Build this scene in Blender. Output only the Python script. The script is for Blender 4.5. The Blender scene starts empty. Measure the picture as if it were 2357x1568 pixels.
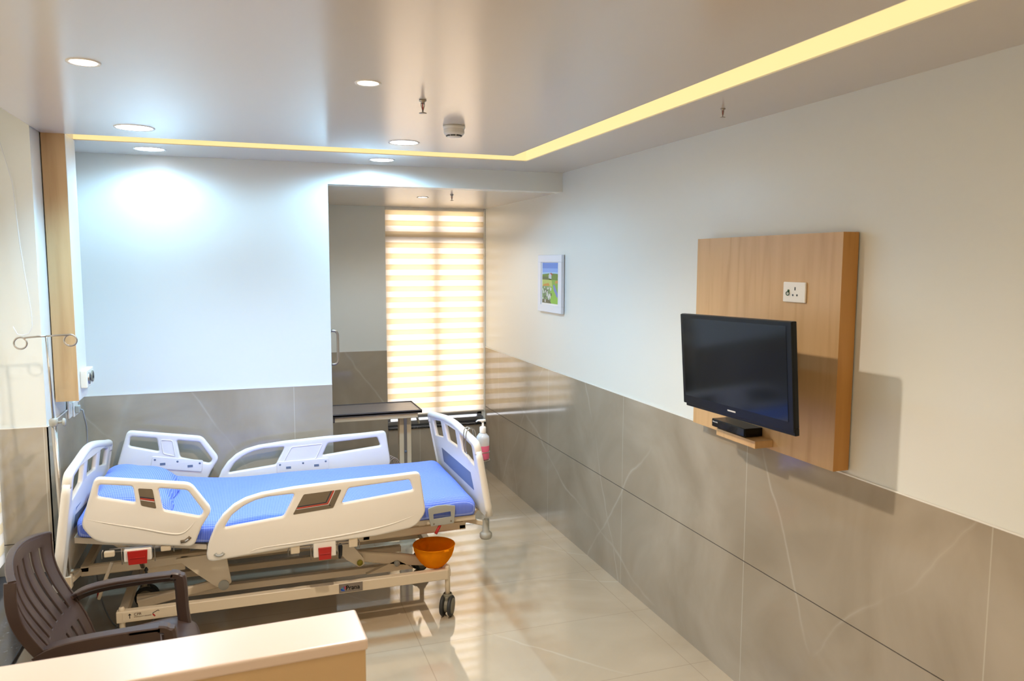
import bpy, bmesh, math, random
from mathutils import Vector, Matrix
random.seed(4)
scn = bpy.context.scene
col = scn.collection
PI = math.pi
# ---------------------------------------------------------------- camera
YAW, PITCH, ROLL, FPX = 0.331767872, 0.100632738, 0.00227290218, 1775.86
CAM = Vector((0, 0, 2.1))
_f = Vector((math.sin(YAW)*math.cos(PITCH), math.cos(YAW)*math.cos(PITCH), -math.sin(PITCH)))
_r = Vector((math.cos(YAW), -math.sin(YAW), 0))
_u = _r.cross(_f)
_c, _s = math.cos(ROLL), math.sin(ROLL)
RT = _c*_r + _s*_u
UP = -_s*_r + _c*_u
FW = _f
cd = bpy.data.cameras.new('camera')
cam = bpy.data.objects.new('camera', cd)
col.objects.link(cam)
m = Matrix((RT, UP, -FW)).transposed().to_4x4()
m.translation = CAM
cam.matrix_world = m
cd.sensor_width = 36
cd.lens = FPX/2357*36
cd.clip_start = 0.05
cd.dof.use_dof = True
cd.dof.focus_distance = 4.6
cd.dof.aperture_fstop = 4.0
scn.camera = cam
scn.view_settings.view_transform = 'Standard'
scn.view_settings.look = 'None'
scn.view_settings.exposure = 0.80

def on(px, py, axis, val):
    """world point where the sight line through a measured image point meets the plane axis=val"""
    d = RT*((px-1178.5)/FPX) + UP*(-(py-784)/FPX) + FW
    return CAM + d*((val-CAM[axis])/d[axis])

# ---------------------------------------------------------------- materials
def sc(c):
    return tuple(((x/255)/12.92 if x/255 <= .04045 else ((x/255+.055)/1.055)**2.4) for x in c)+(1,)
MATS = {}
def mat(name, rgb, rough=.5, metal=0, coat=0, spec=.5, emit=None, es=0, trans=0, alpha=1, sss=0, coat_rough=.05):
    if name in MATS: return MATS[name]
    mt = bpy.data.materials.new(name); mt.use_nodes = True
    b = mt.node_tree.nodes['Principled BSDF']
    b.inputs['Base Color'].default_value = sc(rgb)
    b.inputs['Roughness'].default_value = rough
    b.inputs['Metallic'].default_value = metal
    b.inputs['Coat Weight'].default_value = coat
    b.inputs['Coat Roughness'].default_value = coat_rough
    b.inputs['Specular IOR Level'].default_value = spec
    b.inputs['Transmission Weight'].default_value = trans
    b.inputs['Alpha'].default_value = alpha
    if emit:
        b.inputs['Emission Color'].default_value = sc(emit)
        b.inputs['Emission Strength'].default_value = es
    MATS[name] = mt
    return mt
def fabric(name, rgb, tr, see=0):
    mt = bpy.data.materials.new(name); mt.use_nodes = True
    t = mt.node_tree; n = t.nodes; l = t.links; n.clear()
    o = n.new('ShaderNodeOutputMaterial'); d = n.new('ShaderNodeBsdfDiffuse'); d.inputs[0].default_value = sc(rgb)
    tr_ = n.new('ShaderNodeBsdfTranslucent'); tr_.inputs[0].default_value = sc(rgb)
    mx = n.new('ShaderNodeMixShader'); mx.inputs[0].default_value = tr
    l.new(d.outputs[0], mx.inputs[1]); l.new(tr_.outputs[0], mx.inputs[2]); l.new(mx.outputs[0], o.inputs[0])
    if see:
        tp = n.new('ShaderNodeBsdfTransparent'); m2 = n.new('ShaderNodeMixShader'); m2.inputs[0].default_value = see
        l.new(mx.outputs[0], m2.inputs[1]); l.new(tp.outputs[0], m2.inputs[2]); l.new(m2.outputs[0], o.inputs[0])
    return mt
def nt(mt):
    t = mt.node_tree
    return t, t.nodes, t.links, t.nodes['Principled BSDF']
def add_bump(mt, scale, strength, dist=.002, detail=3, stretch=(1,1,1)):
    t, n, l, b = nt(mt)
    g = n.new('ShaderNodeNewGeometry'); mp = n.new('ShaderNodeMapping'); mp.inputs['Scale'].default_value = stretch
    x = n.new('ShaderNodeTexNoise'); x.inputs['Scale'].default_value = scale; x.inputs['Detail'].default_value = detail
    bu = n.new('ShaderNodeBump'); bu.inputs['Strength'].default_value = strength; bu.inputs['Distance'].default_value = dist
    l.new(g.outputs['Position'], mp.inputs['Vector']); l.new(mp.outputs[0], x.inputs['Vector'])
    l.new(x.outputs['Fac'], bu.inputs['Height']); l.new(bu.outputs[0], b.inputs['Normal'])
    return mt
def ramp_node(n, stops):
    r = n.new('ShaderNodeValToRGB')
    r.color_ramp.elements[0].position = stops[0][0]; r.color_ramp.elements[0].color = stops[0][1]
    r.color_ramp.elements[1].position = stops[-1][0]; r.color_ramp.elements[1].color = stops[-1][1]
    for p, c in stops[1:-1]:
        e = r.color_ramp.elements.new(p); e.color = c
    return r
def marble(name, a, b_, vein, rough, joints=None, jcol=None, bump=0, spec=.5):
    mt = mat(name, a, rough, spec=spec); t, n, l, b = nt(mt)
    g = n.new('ShaderNodeNewGeometry')
    x = n.new('ShaderNodeTexNoise'); x.inputs['Scale'].default_value = 1.3; x.inputs['Detail'].default_value = 6; x.inputs['Distortion'].default_value = .9
    r = ramp_node(n, [(.3, sc(a)), (.7, sc(b_))])
    l.new(g.outputs['Position'], x.inputs['Vector']); l.new(x.outputs['Fac'], r.inputs[0])
    # long, nearly straight diagonal veins in two directions
    dn = n.new('ShaderNodeTexNoise'); dn.inputs['Scale'].default_value = .9; dn.inputs['Detail'].default_value = 4
    l.new(g.outputs['Position'], dn.inputs['Vector'])
    ds = n.new('ShaderNodeMath'); ds.operation = 'MULTIPLY'; ds.inputs[1].default_value = .28; l.new(dn.outputs['Fac'], ds.inputs[0])
    fac = None
    for dr, per, off in (((.62, .58, .50), 1.15, .2), ((-.30, -.85, .38), 1.7, .9), ((.9, -.2, .62), 1.9, .5)):
        dt = n.new('ShaderNodeVectorMath'); dt.operation = 'DOT_PRODUCT'; dt.inputs[1].default_value = dr
        l.new(g.outputs['Position'], dt.inputs[0])
        a1 = n.new('ShaderNodeMath'); a1.operation = 'ADD'; l.new(dt.outputs['Value'], a1.inputs[0]); l.new(ds.outputs[0], a1.inputs[1])
        a0 = n.new('ShaderNodeMath'); a0.operation = 'ADD'; a0.inputs[1].default_value = off; l.new(a1.outputs[0], a0.inputs[0])
        a2 = n.new('ShaderNodeMath'); a2.operation = 'PINGPONG'; a2.inputs[1].default_value = per/2; l.new(a0.outputs[0], a2.inputs[0])
        r2 = ramp_node(n, [(.0, (1, 1, 1, 1)), (.0035, (.45, .45, .45, 1)), (.011, (0, 0, 0, 1))]); l.new(a2.outputs[0], r2.inputs[0])
        if fac is None: fac = r2.outputs[0]
        else:
            a3 = n.new('ShaderNodeMath'); a3.operation = 'MAXIMUM'; l.new(fac, a3.inputs[0]); l.new(r2.outputs[0], a3.inputs[1]); fac = a3.outputs[0]
    m1 = n.new('ShaderNodeMixRGB'); m1.inputs[2].default_value = sc(vein)
    vm = n.new('ShaderNodeTexNoise'); vm.inputs['Scale'].default_value = 1.1; l.new(g.outputs['Position'], vm.inputs['Vector'])
    vk = ramp_node(n, [(.46, (0, 0, 0, 1)), (.62, (.36, .36, .36, 1))]); l.new(vm.outputs['Fac'], vk.inputs[0])
    vx = n.new('ShaderNodeMath'); vx.operation = 'MULTIPLY'; l.new(fac, vx.inputs[0]); l.new(vk.outputs[0], vx.inputs[1])
    l.new(vx.outputs[0], m1.inputs[0]); l.new(r.outputs[0], m1.inputs[1])
    out = m1.outputs[0]
    if joints:   # (axis, spacing, offset, width)
        sep = n.new('ShaderNodeSeparateXYZ'); l.new(g.outputs['Position'], sep.inputs[0])
        for ax, sp, off, w in joints:
            a1 = n.new('ShaderNodeMath'); a1.operation = 'SUBTRACT'; a1.inputs[1].default_value = off
            l.new(sep.outputs[ax], a1.inputs[0])
            a2 = n.new('ShaderNodeMath'); a2.operation = 'PINGPONG'; a2.inputs[1].default_value = sp/2
            l.new(a1.outputs[0], a2.inputs[0])
            a3 = n.new('ShaderNodeMath'); a3.operation = 'LESS_THAN'; a3.inputs[1].default_value = w
            l.new(a2.outputs[0], a3.inputs[0])
            mm = n.new('ShaderNodeMixRGB'); mm.inputs[2].default_value = sc(jcol)
            a4 = n.new('ShaderNodeMath'); a4.operation = 'MULTIPLY'; a4.inputs[1].default_value = .5
            l.new(a3.outputs[0], a4.inputs[0]); l.new(a4.outputs[0], mm.inputs[0]); l.new(out, mm.inputs[1]); out = mm.outputs[0]
    l.new(out, b.inputs['Base Color'])
    if bump:
        y = n.new('ShaderNodeTexNoise'); y.inputs['Scale'].default_value = 2.2; y.inputs['Detail'].default_value = 1
        bu = n.new('ShaderNodeBump'); bu.inputs['Strength'].default_value = bump; bu.inputs['Distance'].default_value = .01
        l.new(g.outputs['Position'], y.inputs['Vector']); l.new(y.outputs['Fac'], bu.inputs['Height']); l.new(bu.outputs[0], b.inputs['Normal'])
    return mt
def wood(name, a, b_, rough=.35, axis_scale=(14, 14, 1.1)):
    mt = mat(name, a, rough); t, n, l, b = nt(mt)
    g = n.new('ShaderNodeNewGeometry'); mp = n.new('ShaderNodeMapping'); mp.inputs['Scale'].default_value = axis_scale
    x = n.new('ShaderNodeTexNoise'); x.inputs['Scale'].default_value = 1.4; x.inputs['Detail'].default_value = 6; x.inputs['Distortion'].default_value = .4
    r = ramp_node(n, [(.28, sc(b_)), (.5, sc(a)), (.75, sc(tuple(min(255, c+5) for c in a)))])
    l.new(g.outputs['Position'], mp.inputs['Vector']); l.new(mp.outputs[0], x.inputs['Vector'])
    l.new(x.outputs['Fac'], r.inputs[0]); l.new(r.outputs[0], b.inputs['Base Color'])
    return mt
M_paint = mat('wall_paint', (228, 228, 220), .32, spec=.45)
M_ceil = mat('ceiling_paint', (212, 204, 194), .20, spec=.5)
M_tile = marble('wall_tile', (180, 168, 150), (152, 139, 120), (214, 205, 190), .09, [(0, 1.3, .29, .0025), (1, 1.3, 3.09, .0025)], (205, 198, 182), bump=.04, spec=.6)
M_floor = marble('floor_tile', (204, 184, 156), (184, 163, 134), (226, 214, 194), .045, [(0, 1.3, .85, .0025), (1, .65, 3.35, .0025)], (160, 140, 115), bump=.08, spec=.9)
M_groove = mat('groove', (60, 50, 42), .8)
M_white_trim = mat('white_trim', (235, 232, 224), .4)
M_granite = mat('black_granite', (24, 26, 30), .12)
M_floor.node_tree.nodes['Principled BSDF'].inputs['Coat Weight'].default_value = .8
M_floor.node_tree.nodes['Principled BSDF'].inputs['Coat Roughness'].default_value = .04
def granite():
    t, n, l, b = nt(M_granite)
    g = n.new('ShaderNodeNewGeometry'); x = n.new('ShaderNodeTexNoise'); x.inputs['Scale'].default_value = 60; x.inputs['Detail'].default_value = 4
    r = ramp_node(n, [(.55, sc((22, 24, 28))), (.68, sc((60, 63, 68))), (.8, sc((130, 132, 135)))])
    l.new(g.outputs['Position'], x.inputs['Vector']); l.new(x.outputs['Fac'], r.inputs[0]); l.new(r.outputs[0], b.inputs['Base Color'])
granite()
M_wood = wood('maple_laminate', (206, 168, 120), (192, 152, 104), .38)
M_wood_edge = wood('maple_laminate_edge', (196, 142, 74), (180, 126, 60), .4)
M_cream = mat('cream_laminate', (232, 212, 198), .3)
M_cream_shaded = mat('cream_laminate_shaded', (212, 182, 140), .4)  # counter body: same laminate as its top, shade of upright faces painted in
M_whitelam = mat('white_laminate', (228, 224, 216), .35)
M_bed = mat('bed_plastic', (236, 228, 216), .32, spec=.5)
M_bedmetal = mat('bed_powdercoat', (214, 196, 168), .38)
M_greypl = mat('grey_plastic', (166, 164, 154), .45)
M_bluegrey = mat('bluegrey_panel', (112, 122, 138), .4)
M_red = mat('red_plastic', (172, 28, 20), .4)
M_black = mat('black_plastic', (18, 18, 20), .35)
M_rubber = mat('dark_rubber', (46, 46, 44), .6)
M_olive = mat('caster_shell', (128, 122, 104), .45)
M_chrome = mat('chrome', (170, 162, 152), .34, metal=1)
M_alu = mat('aluminium', (150, 155, 165), .32, metal=1)
M_orange = fabric('orange_plastic', (255, 168, 24), .45)
M_decal = mat('decal_taupe', (112, 98, 78), .5)
M_dk = mat('decal_dark', (52, 50, 60), .5)
M_rd = mat('decal_red', (176, 66, 50), .5)
M_ink = mat('ink_black', (30, 26, 26), .6)
M_wh = mat('ink_white', (230, 226, 220), .5)
M_blue = mat('logo_blue', (40, 90, 190), .5)
M_badge = mat('badge_grey', (120, 108, 96), .4)
M_brown = mat('brown_plastic', (68, 52, 46), .36, spec=.45)
M_tabletop = wood('brown_tabletop', (112, 98, 92), (96, 82, 76), .3, (2, 30, 30))
M_tabedge = mat('table_edge', (80, 72, 70), .4)
M_tvbody = mat('television_body', (5, 5, 6), .3, spec=.3)
M_screen = mat('television_screen', (4, 5, 8), .10, spec=.35)
M_cord = mat('grey_cord', (150, 150, 150), .5)
M_cordw = mat('white_cord', (225, 225, 225), .5)
M_brcord = mat('beige_cord', (150, 130, 112), .5)
M_clear = mat('clear_plastic', (236, 240, 245), .15, trans=.35)
M_pink = mat('pink_liquid', (238, 110, 150), .2)
def thin_glass(name, k, rgb=(255, 255, 255)):
    mt = bpy.data.materials.new(name); mt.use_nodes = True
    t = mt.node_tree; n = t.nodes; l = t.links; n.clear()
    o = n.new('ShaderNodeOutputMaterial'); a = n.new('ShaderNodeBsdfTransparent'); a.inputs[0].default_value = sc(rgb)
    g = n.new('ShaderNodeBsdfGlossy'); g.inputs['Roughness'].default_value = .03
    mx = n.new('ShaderNodeMixShader'); mx.inputs[0].default_value = k
    l.new(a.outputs[0], mx.inputs[1]); l.new(g.outputs[0], mx.inputs[2]); l.new(mx.outputs[0], o.inputs[0]); return mt
M_glass = thin_glass('window_glass', .07)

# emission for lamps
def emis(name, rgb, s):
    mt = mat(name, rgb, .5, emit=rgb, es=s); return mt
M_lamp = emis('lamp_diffuser', (235, 242, 255), 12)
M_lamp_warm = emis('lamp_diffuser_warm', (255, 246, 232), 8)
M_cove = mat('cove_glow', (120, 110, 100), .6, emit=(255, 228, 158), es=.56)

# blue checked cotton
def sheet_mat():
    mt = mat('blue_check_cotton', (120, 150, 230), .85, spec=.2); t, n, l, b = nt(mt)
    tc = n.new('ShaderNodeNewGeometry'); sep = n.new('ShaderNodeSeparateXYZ'); l.new(tc.outputs['Position'], sep.inputs[0])
    def stripe(i, per):
        a = n.new('ShaderNodeMath'); a.operation = 'PINGPONG'; a.inputs[1].default_value = per/2
        l.new(sep.outputs[i], a.inputs[0])
        c = n.new('ShaderNodeMath'); c.operation = 'LESS_THAN'; c.inputs[1].default_value = per*.2
        l.new(a.outputs[0], c.inputs[0]); return c.outputs[0]
    s1 = stripe(0, .0085); s2 = stripe(1, .0085); s3 = stripe(2, .0085)
    ad = n.new('ShaderNodeMath'); ad.operation = 'ADD'; l.new(s1, ad.inputs[0]); l.new(s2, ad.inputs[1])
    m3 = n.new('ShaderNodeMath'); m3.operation = 'MULTIPLY'; m3.inputs[1].default_value = .42
    l.new(ad.outputs[0], m3.inputs[0])
    mx = n.new('ShaderNodeMixRGB'); mx.inputs[1].default_value = sc((88, 112, 214)); mx.inputs[2].default_value = sc((178, 194, 246))
    l.new(m3.outputs[0], mx.inputs[0]); l.new(mx.outputs[0], b.inputs['Base Color'])
    x = n.new('ShaderNodeTexNoise'); x.inputs['Scale'].default_value = 7; x.inputs['Detail'].default_value = 3
    bu = n.new('ShaderNodeBump'); bu.inputs['Strength'].default_value = .35; bu.inputs['Distance'].default_value = .02
    l.new(tc.outputs['Position'], x.inputs['Vector']); l.new(x.outputs['Fac'], bu.inputs['Height']); l.new(bu.outputs[0], b.inputs['Normal'])
    return mt
M_sheet = sheet_mat()
M_opaq = fabric('blind_beige_band', (255, 240, 214), .54)
M_sheer = fabric('blind_sheer_band', (255, 246, 236), .62, .06)

# ---------------------------------------------------------------- mesh helpers
class MB:
    def __init__(s): s.bm = bmesh.new(); s.mi = 0; s.mats = []
    def use(s, m_):
        if m_ not in s.mats: s.mats.append(m_)
        s.mi = s.mats.index(m_); return s
    def face(s, vs):
        try:
            f = s.bm.faces.new(vs); f.material_index = s.mi; return f
        except ValueError: return None
    def box(s, lo, hi, bev=0, M=None):
        x0, y0, z0 = lo; x1, y1, z1 = hi
        if x0 > x1: x0, x1 = x1, x0
        if y0 > y1: y0, y1 = y1, y0
        if z0 > z1: z0, z1 = z1, z0
        b = bmesh.new(); bmesh.ops.create_cube(b, size=1)
        for v in b.verts:
            v.co = Vector(((x0+x1)/2+v.co.x*(x1-x0), (y0+y1)/2+v.co.y*(y1-y0), (z0+z1)/2+v.co.z*(z1-z0)))
        if bev:
            bev = min(bev, .45*min(x1-x0, y1-y0, z1-z0))
            bmesh.ops.bevel(b, geom=list(b.edges), offset=bev, segments=3, affect='EDGES', profile=.5)
        s.merge(b, M); return s
    def merge(s, b, M=None):
        vm = {}
        for v in b.verts: vm[v] = s.bm.verts.new(M @ v.co if M else v.co)
        for f in b.faces:
            g = s.face([vm[v] for v in f.verts])
            if g: g.smooth = f.smooth
        b.free()
    def quad(s, *pts): s.face([s.bm.verts.new(Vector(p)) for p in pts]); return s
    def prism(s, pts, vec):
        """closed polygon extruded by vec"""
        vec = Vector(vec); a = [s.bm.verts.new(Vector(p)) for p in pts]; b = [s.bm.verts.new(Vector(p)+vec) for p in pts]
        s.face(a[::-1]); s.face(b)
        for i in range(len(a)): s.face([a[i], a[(i+1) % len(a)], b[(i+1) % len(a)], b[i]])
        return s
    def tube(s, pts, r, seg=12, cap=True, closed=False):
        pts = [Vector(p) for p in pts]; n = len(pts)
        rs = r if isinstance(r, (list, tuple)) else [r]*n
        rings = []; prev = None
        for i, p in enumerate(pts):
            if closed: t = pts[(i+1) % n]-pts[i-1]
            else: t = pts[min(i+1, n-1)]-pts[max(i-1, 0)]
            t.normalize()
            if prev is None:
                a = Vector((0, 0, 1)) if abs(t.z) < .9 else Vector((1, 0, 0))
                prev = t.cross(a).normalized()
            u = (prev-t*prev.dot(t)).normalized(); prev = u; w = t.cross(u)
            rings.append([s.bm.verts.new(p+(u*math.cos(2*PI*k/seg)+w*math.sin(2*PI*k/seg))*rs[i]) for k in range(seg)])
        for i in range(n if closed else n-1):
            A, B = rings[i], rings[(i+1) % n]
            for k in range(seg):
                f = s.face([A[k], A[(k+1) % seg], B[(k+1) % seg], B[k]])
                if f: f.smooth = True
        if cap and not closed: s.face(rings[0][::-1]); s.face(rings[-1])
        return s
    def bar(s, pts, side, w, t):
        """rectangular bar swept along pts; w measured along side, t across"""
        pts = [Vector(p) for p in pts]; S = Vector(side).normalized(); n = len(pts); rings = []
        ws = w if isinstance(w, (list, tuple)) else [w]*n; ts = t if isinstance(t, (list, tuple)) else [t]*n
        for i, p in enumerate(pts):
            d = (pts[min(i+1, n-1)]-pts[max(i-1, 0)]).normalized(); N = d.cross(S).normalized()
            c = .2*min(ws[i], ts[i]); a, b = ws[i]/2, ts[i]/2
            prof = [(-a+c, -b), (a-c, -b), (a, -b+c), (a, b-c), (a-c, b), (-a+c, b), (-a, b-c), (-a, -b+c)]
            rings.append([s.bm.verts.new(p+S*x+N*y) for x, y in prof])
        for i in range(n-1):
            for k in range(8): s.face([rings[i][k], rings[i][(k+1) % 8], rings[i+1][(k+1) % 8], rings[i+1][k]])
        s.face(rings[0][::-1]); s.face(rings[-1]); return s
    def lathe(s, prof, loc=(0,0,0), axis=(0,0,1), seg=32, M=None):
        """prof: list of (r, h) along axis"""
        ax = Vector(axis).normalized(); a = Vector((1,0,0)) if abs(ax.x) < .9 else Vector((0,1,0))
        u = ax.cross(a).normalized(); w = ax.cross(u); L = Vector(loc); rings = []
        for r, h in prof:
            if r < 1e-6: rings.append([s.bm.verts.new(L+ax*h)])
            else: rings.append([s.bm.verts.new(L+ax*h+(u*math.cos(2*PI*k/seg)+w*math.sin(2*PI*k/seg))*r) for k in range(seg)])
        for A, B in zip(rings, rings[1:]):
            for k in range(seg):
                k2 = (k+1) % seg
                if len(A) == 1 and len(B) == 1: continue
                if len(A) == 1: f = s.face([A[0], B[k2], B[k]])
                elif len(B) == 1: f = s.face([A[k], A[k2], B[0]])
                else: f = s.face([A[k], A[k2], B[k2], B[k]])
                if f: f.smooth = True
        return s
    def build(s, name, m_=None, parent=None, recalc=True, smooth=False):
        if recalc: bmesh.ops.recalc_face_normals(s.bm, faces=list(s.bm.faces))
        me = bpy.data.meshes.new(name); s.bm.to_mesh(me); s.bm.free()
        for q in (s.mats or [m_]): me.materials.append(q)
        if smooth:
            for p in me.polygons: p.use_smooth = True
        return link(name, me, parent)
def build_each(mb, name, m_=None, parent=None):
    """one object for every loose piece of the mesh"""
    bm = mb.bm; bmesh.ops.recalc_face_normals(bm, faces=list(bm.faces)); bm.verts.index_update()
    seen = set(); out = []
    for v0 in list(bm.verts):
        if v0 in seen: continue
        st = [v0]; seen.add(v0); isl = []
        while st:
            v = st.pop(); isl.append(v)
            for e in v.link_edges:
                o_ = e.other_vert(v)
                if o_ not in seen: seen.add(o_); st.append(o_)
        nb = bmesh.new(); vm = {v: nb.verts.new(v.co) for v in isl}
        for f in {f for v in isl for f in v.link_faces}:
            g = nb.faces.new([vm[v] for v in f.verts]); g.smooth = f.smooth; g.material_index = f.material_index
        me = bpy.data.meshes.new(name); nb.to_mesh(me); nb.free()
        for q in (mb.mats or [m_]): me.materials.append(q)
        out.append(link(name, me, parent))
    bm.free()
    return out
def link(name, data, parent=None):
    o = bpy.data.objects.new(name, data); col.objects.link(o)
    if parent:
        o.parent = parent
        # geometry is written in world space; keep it there
        if not parent.parent: o.matrix_parent_inverse = Matrix.Translation(parent.location).inverted()
    return o
def tag(o, label, cat, group=None, kind=None):
    o['label'] = label
    if cat: o['category'] = cat
    if group: o['group'] = group
    if kind: o['kind'] = kind
    return o
def thing(name, label, cat, loc=(0,0,0), group=None):
    o = bpy.data.objects.new(name, None); col.objects.link(o); o.location = loc; o.empty_display_size = .05
    return tag(o, label, cat, group)
def struct(name, mb, m_, label, cat):
    return tag(mb.build(name, m_), label, cat, kind='structure')
def part_label(o, s): o['label'] = s; return o

def smooth_pts(p, n=6):
    p = [Vector(q) for q in p]; o = []
    for i in range(len(p)-1):
        p0 = p[max(i-1, 0)]; p1 = p[i]; p2 = p[i+1]; p3 = p[min(i+2, len(p)-1)]
        for k in range(n):
            t_ = k/n; o.append(.5*((2*p1)+(p2-p0)*t_+(2*p0-5*p1+4*p2-p3)*t_**2+(3*p1-p0-3*p2+p3)*t_**3))
    o.append(p[-1]); return o
def fillet(pts, r, seg=4):
    """round the corners of a 2-D polygon; r may be a list"""
    out = []; n = len(pts)
    for i in range(n):
        p = Vector(pts[i]); a = Vector(pts[i-1])-p; b = Vector(pts[(i+1) % n])-p
        ri = r[i] if isinstance(r, (list, tuple)) else r
        d = min(ri, .45*a.length, .45*b.length)
        ang = a.angle(b) if a.length > 1e-6 and b.length > 1e-6 else PI
        if d < 1e-4 or ang > PI*.93: out.append(p); continue
        A = p+a.normalized()*d; B = p+b.normalized()*d
        for k in range(seg+1):
            t = k/seg; out.append(A*(1-t)**2+p*2*t*(1-t)+B*t*t)
    return out
def plate(name, outer, holes, thick, bev, fn, m_, parent, smooth=True):
    """2-D outline with holes -> rounded solid plate. fn maps (u, v, w) to world, w in [-thick/2, thick/2]"""
    cu = bpy.data.curves.new('outline', 'CURVE'); cu.dimensions = '2D'; cu.fill_mode = 'BOTH'
    cu.extrude = max(thick/2-bev, .0001); cu.bevel_depth = bev; cu.bevel_resolution = 3; cu.offset = -bev
    for pl in [outer]+list(holes):
        sp = cu.splines.new('POLY'); sp.points.add(len(pl)-1); sp.use_cyclic_u = True
        for q, p in zip(sp.points, pl): q.co = (p[0], p[1], 0, 1)
    ob = bpy.data.objects.new('tmp', cu); col.objects.link(ob)
    bpy.context.view_layer.update()
    me = bpy.data.meshes.new_from_object(ob.evaluated_get(bpy.context.evaluated_depsgraph_get()))
    bpy.data.objects.remove(ob); bpy.data.curves.remove(cu)
    bm = bmesh.new(); bm.from_mesh(me); bmesh.ops.remove_doubles(bm, verts=bm.verts, dist=1e-5)
    for v in bm.verts: v.co = Vector(fn(v.co.x, v.co.y, v.co.z))
    bmesh.ops.recalc_face_normals(bm, faces=bm.faces)
    for f in bm.faces: f.smooth = False
    bm.to_mesh(me); bm.free()
    me.name = name; me.materials.clear(); me.materials.append(m_)
    o = link(name, me, parent)
    if smooth:
        for p in me.polygons: p.use_smooth = True
        try: me.set_sharp_from_angle(angle=math.radians(40))
        except Exception: pass
    return o
def text_mesh(name, body, size, fn, m_, parent, ext=.0004, font_scale=1.0, offset=0):
    cu = bpy.data.curves.new('txt', 'FONT'); cu.body = body; cu.size = size; cu.extrude = ext; cu.align_x = 'LEFT'; cu.align_y = 'CENTER'; cu.offset = offset
    ob = bpy.data.objects.new('tmp', cu); col.objects.link(ob); bpy.context.view_layer.update()
    me = bpy.data.meshes.new_from_object(ob.evaluated_get(bpy.context.evaluated_depsgraph_get()))
    bpy.data.objects.remove(ob); bpy.data.curves.remove(cu)
    for v in me.vertices: v.co = Vector(fn(v.co.x*font_scale, v.co.y, v.co.z))
    me.materials.clear(); me.materials.append(m_); me.name = name
    return link(name, me, parent)
def arc(c, r, a0, a1, n, ax='xz', y=0):
    o = []
    for i in range(n+1):
        a = a0+(a1-a0)*i/n
        p = (c[0]+r*math.cos(a), c[1]+r*math.sin(a))
        o.append((p[0], y, p[1]) if ax == 'xz' else ((y, p[0], p[1]) if ax == 'yz' else (p[0], p[1], y)))
    return o

# ================================================================ ROOM
XR, XL, YB, YW, ZC, ZA = 2.270, -0.990, 5.440, 7.420, 2.770, 2.630
YN, XE = 4.490, 0.548     # front face of the left pier; right end of back wall
YREAR = -2.2
T = .006
struct('floor', MB().box((-1.6, YREAR-.1, -.08), (XR+.12, YW+.3, 0)), M_floor, 'polished beige marble tile floor reflecting the window blind', 'floor')
# right wall
struct('wall_right', MB().box((XR+T, YREAR-.1, 0), (XR+.12, YW+.3, 2.9)), M_paint, 'long off-white wall carrying the television and the picture', 'wall')
# back wall with header over alcove
b = MB().box((XL-.2, YB+T, 0), (XE, YB+.14, ZC+.1)); b.box((XE, YB+T, ZA), (XR+T, YB+.14, ZC+.1))
struct('wall_back', b, M_paint, 'back wall beside the bed with a header running over the alcove', 'wall')
# left side: pier with its two visible faces
b = MB().box((XL-.45, YN+T, 0), (XL-T, YB+T, 3.0))
struct('wall_left', b, M_paint, 'short wall behind the head of the bed ending at the window reveal', 'wall')
struct('wall_left_near', MB().box((XL-.3, YREAR-.1, 0), (XL-T, .6, 3.0)).box((XL-.3, .6, 0), (XL-T, YN+T, .455)), M_paint, 'low wall under the left window beside the brown chair', 'wall')
struct('wall_rear', MB().box((XL-.3, YREAR-.1, 0), (XR+.12, YREAR, 3.0)), M_paint, 'plain wall closing the room behind the viewer', 'wall')
# alcove
b = MB().box((XE-.2, YB+.14, 0), (XE, YW+.3, 2.8))
struct('wall_alcove_side', b, M_paint, 'side wall of the alcove hidden behind the back wall end', 'wall')
XWL, XWR = 1.274, 2.266
ZS = .485
b = MB().box((XE, YW+T, 0), (XWL, YW+.25, 2.8)); b.box((XWL, YW+T, 0), (XR+T, YW+.25, ZS-.02)); b.box((XWR, YW+T, ZS-.02), (XR+T, YW+.25, 2.8))
b.box((XWL, YW+.02, 2.64), (XWR, YW+.25, 2.8))
struct('wall_window', b, M_paint, 'far alcove wall around the window with the zebra blind', 'wall')
# ceilings
XS0, XS1, YS0, YS1 = 1.622, 1.790, 4.690, 4.905
XPAN = -.876
b = MB()
b.box((XL, YREAR-.1, ZC), (XS0, YS0, ZC+.10))
b.box((XL, YS0, ZC), (XPAN, YS1, ZC+.10))
b.box((XL, YS1, ZC), (XR+T, YB+T, ZC+.10))
b.box((XS1, YREAR-.1, ZC), (XR+T, YS1, ZC+.10))
struct('ceiling', b, M_ceil, 'satin cream false ceiling with an L-shaped lit slot', 'ceiling')
struct('ceiling_alcove', MB().box((XE, YB+.14, ZA), (XR+T, YW+.3, ZA+.12)), M_ceil, 'lower ceiling over the window alcove', 'ceiling')
struct('ceiling_upper', MB().box((-1.6, YREAR-.1, 3.0), (XR+.12, YW+.3, 3.08)), M_ceil, 'structural ceiling above the window reveal', 'ceiling')
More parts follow.
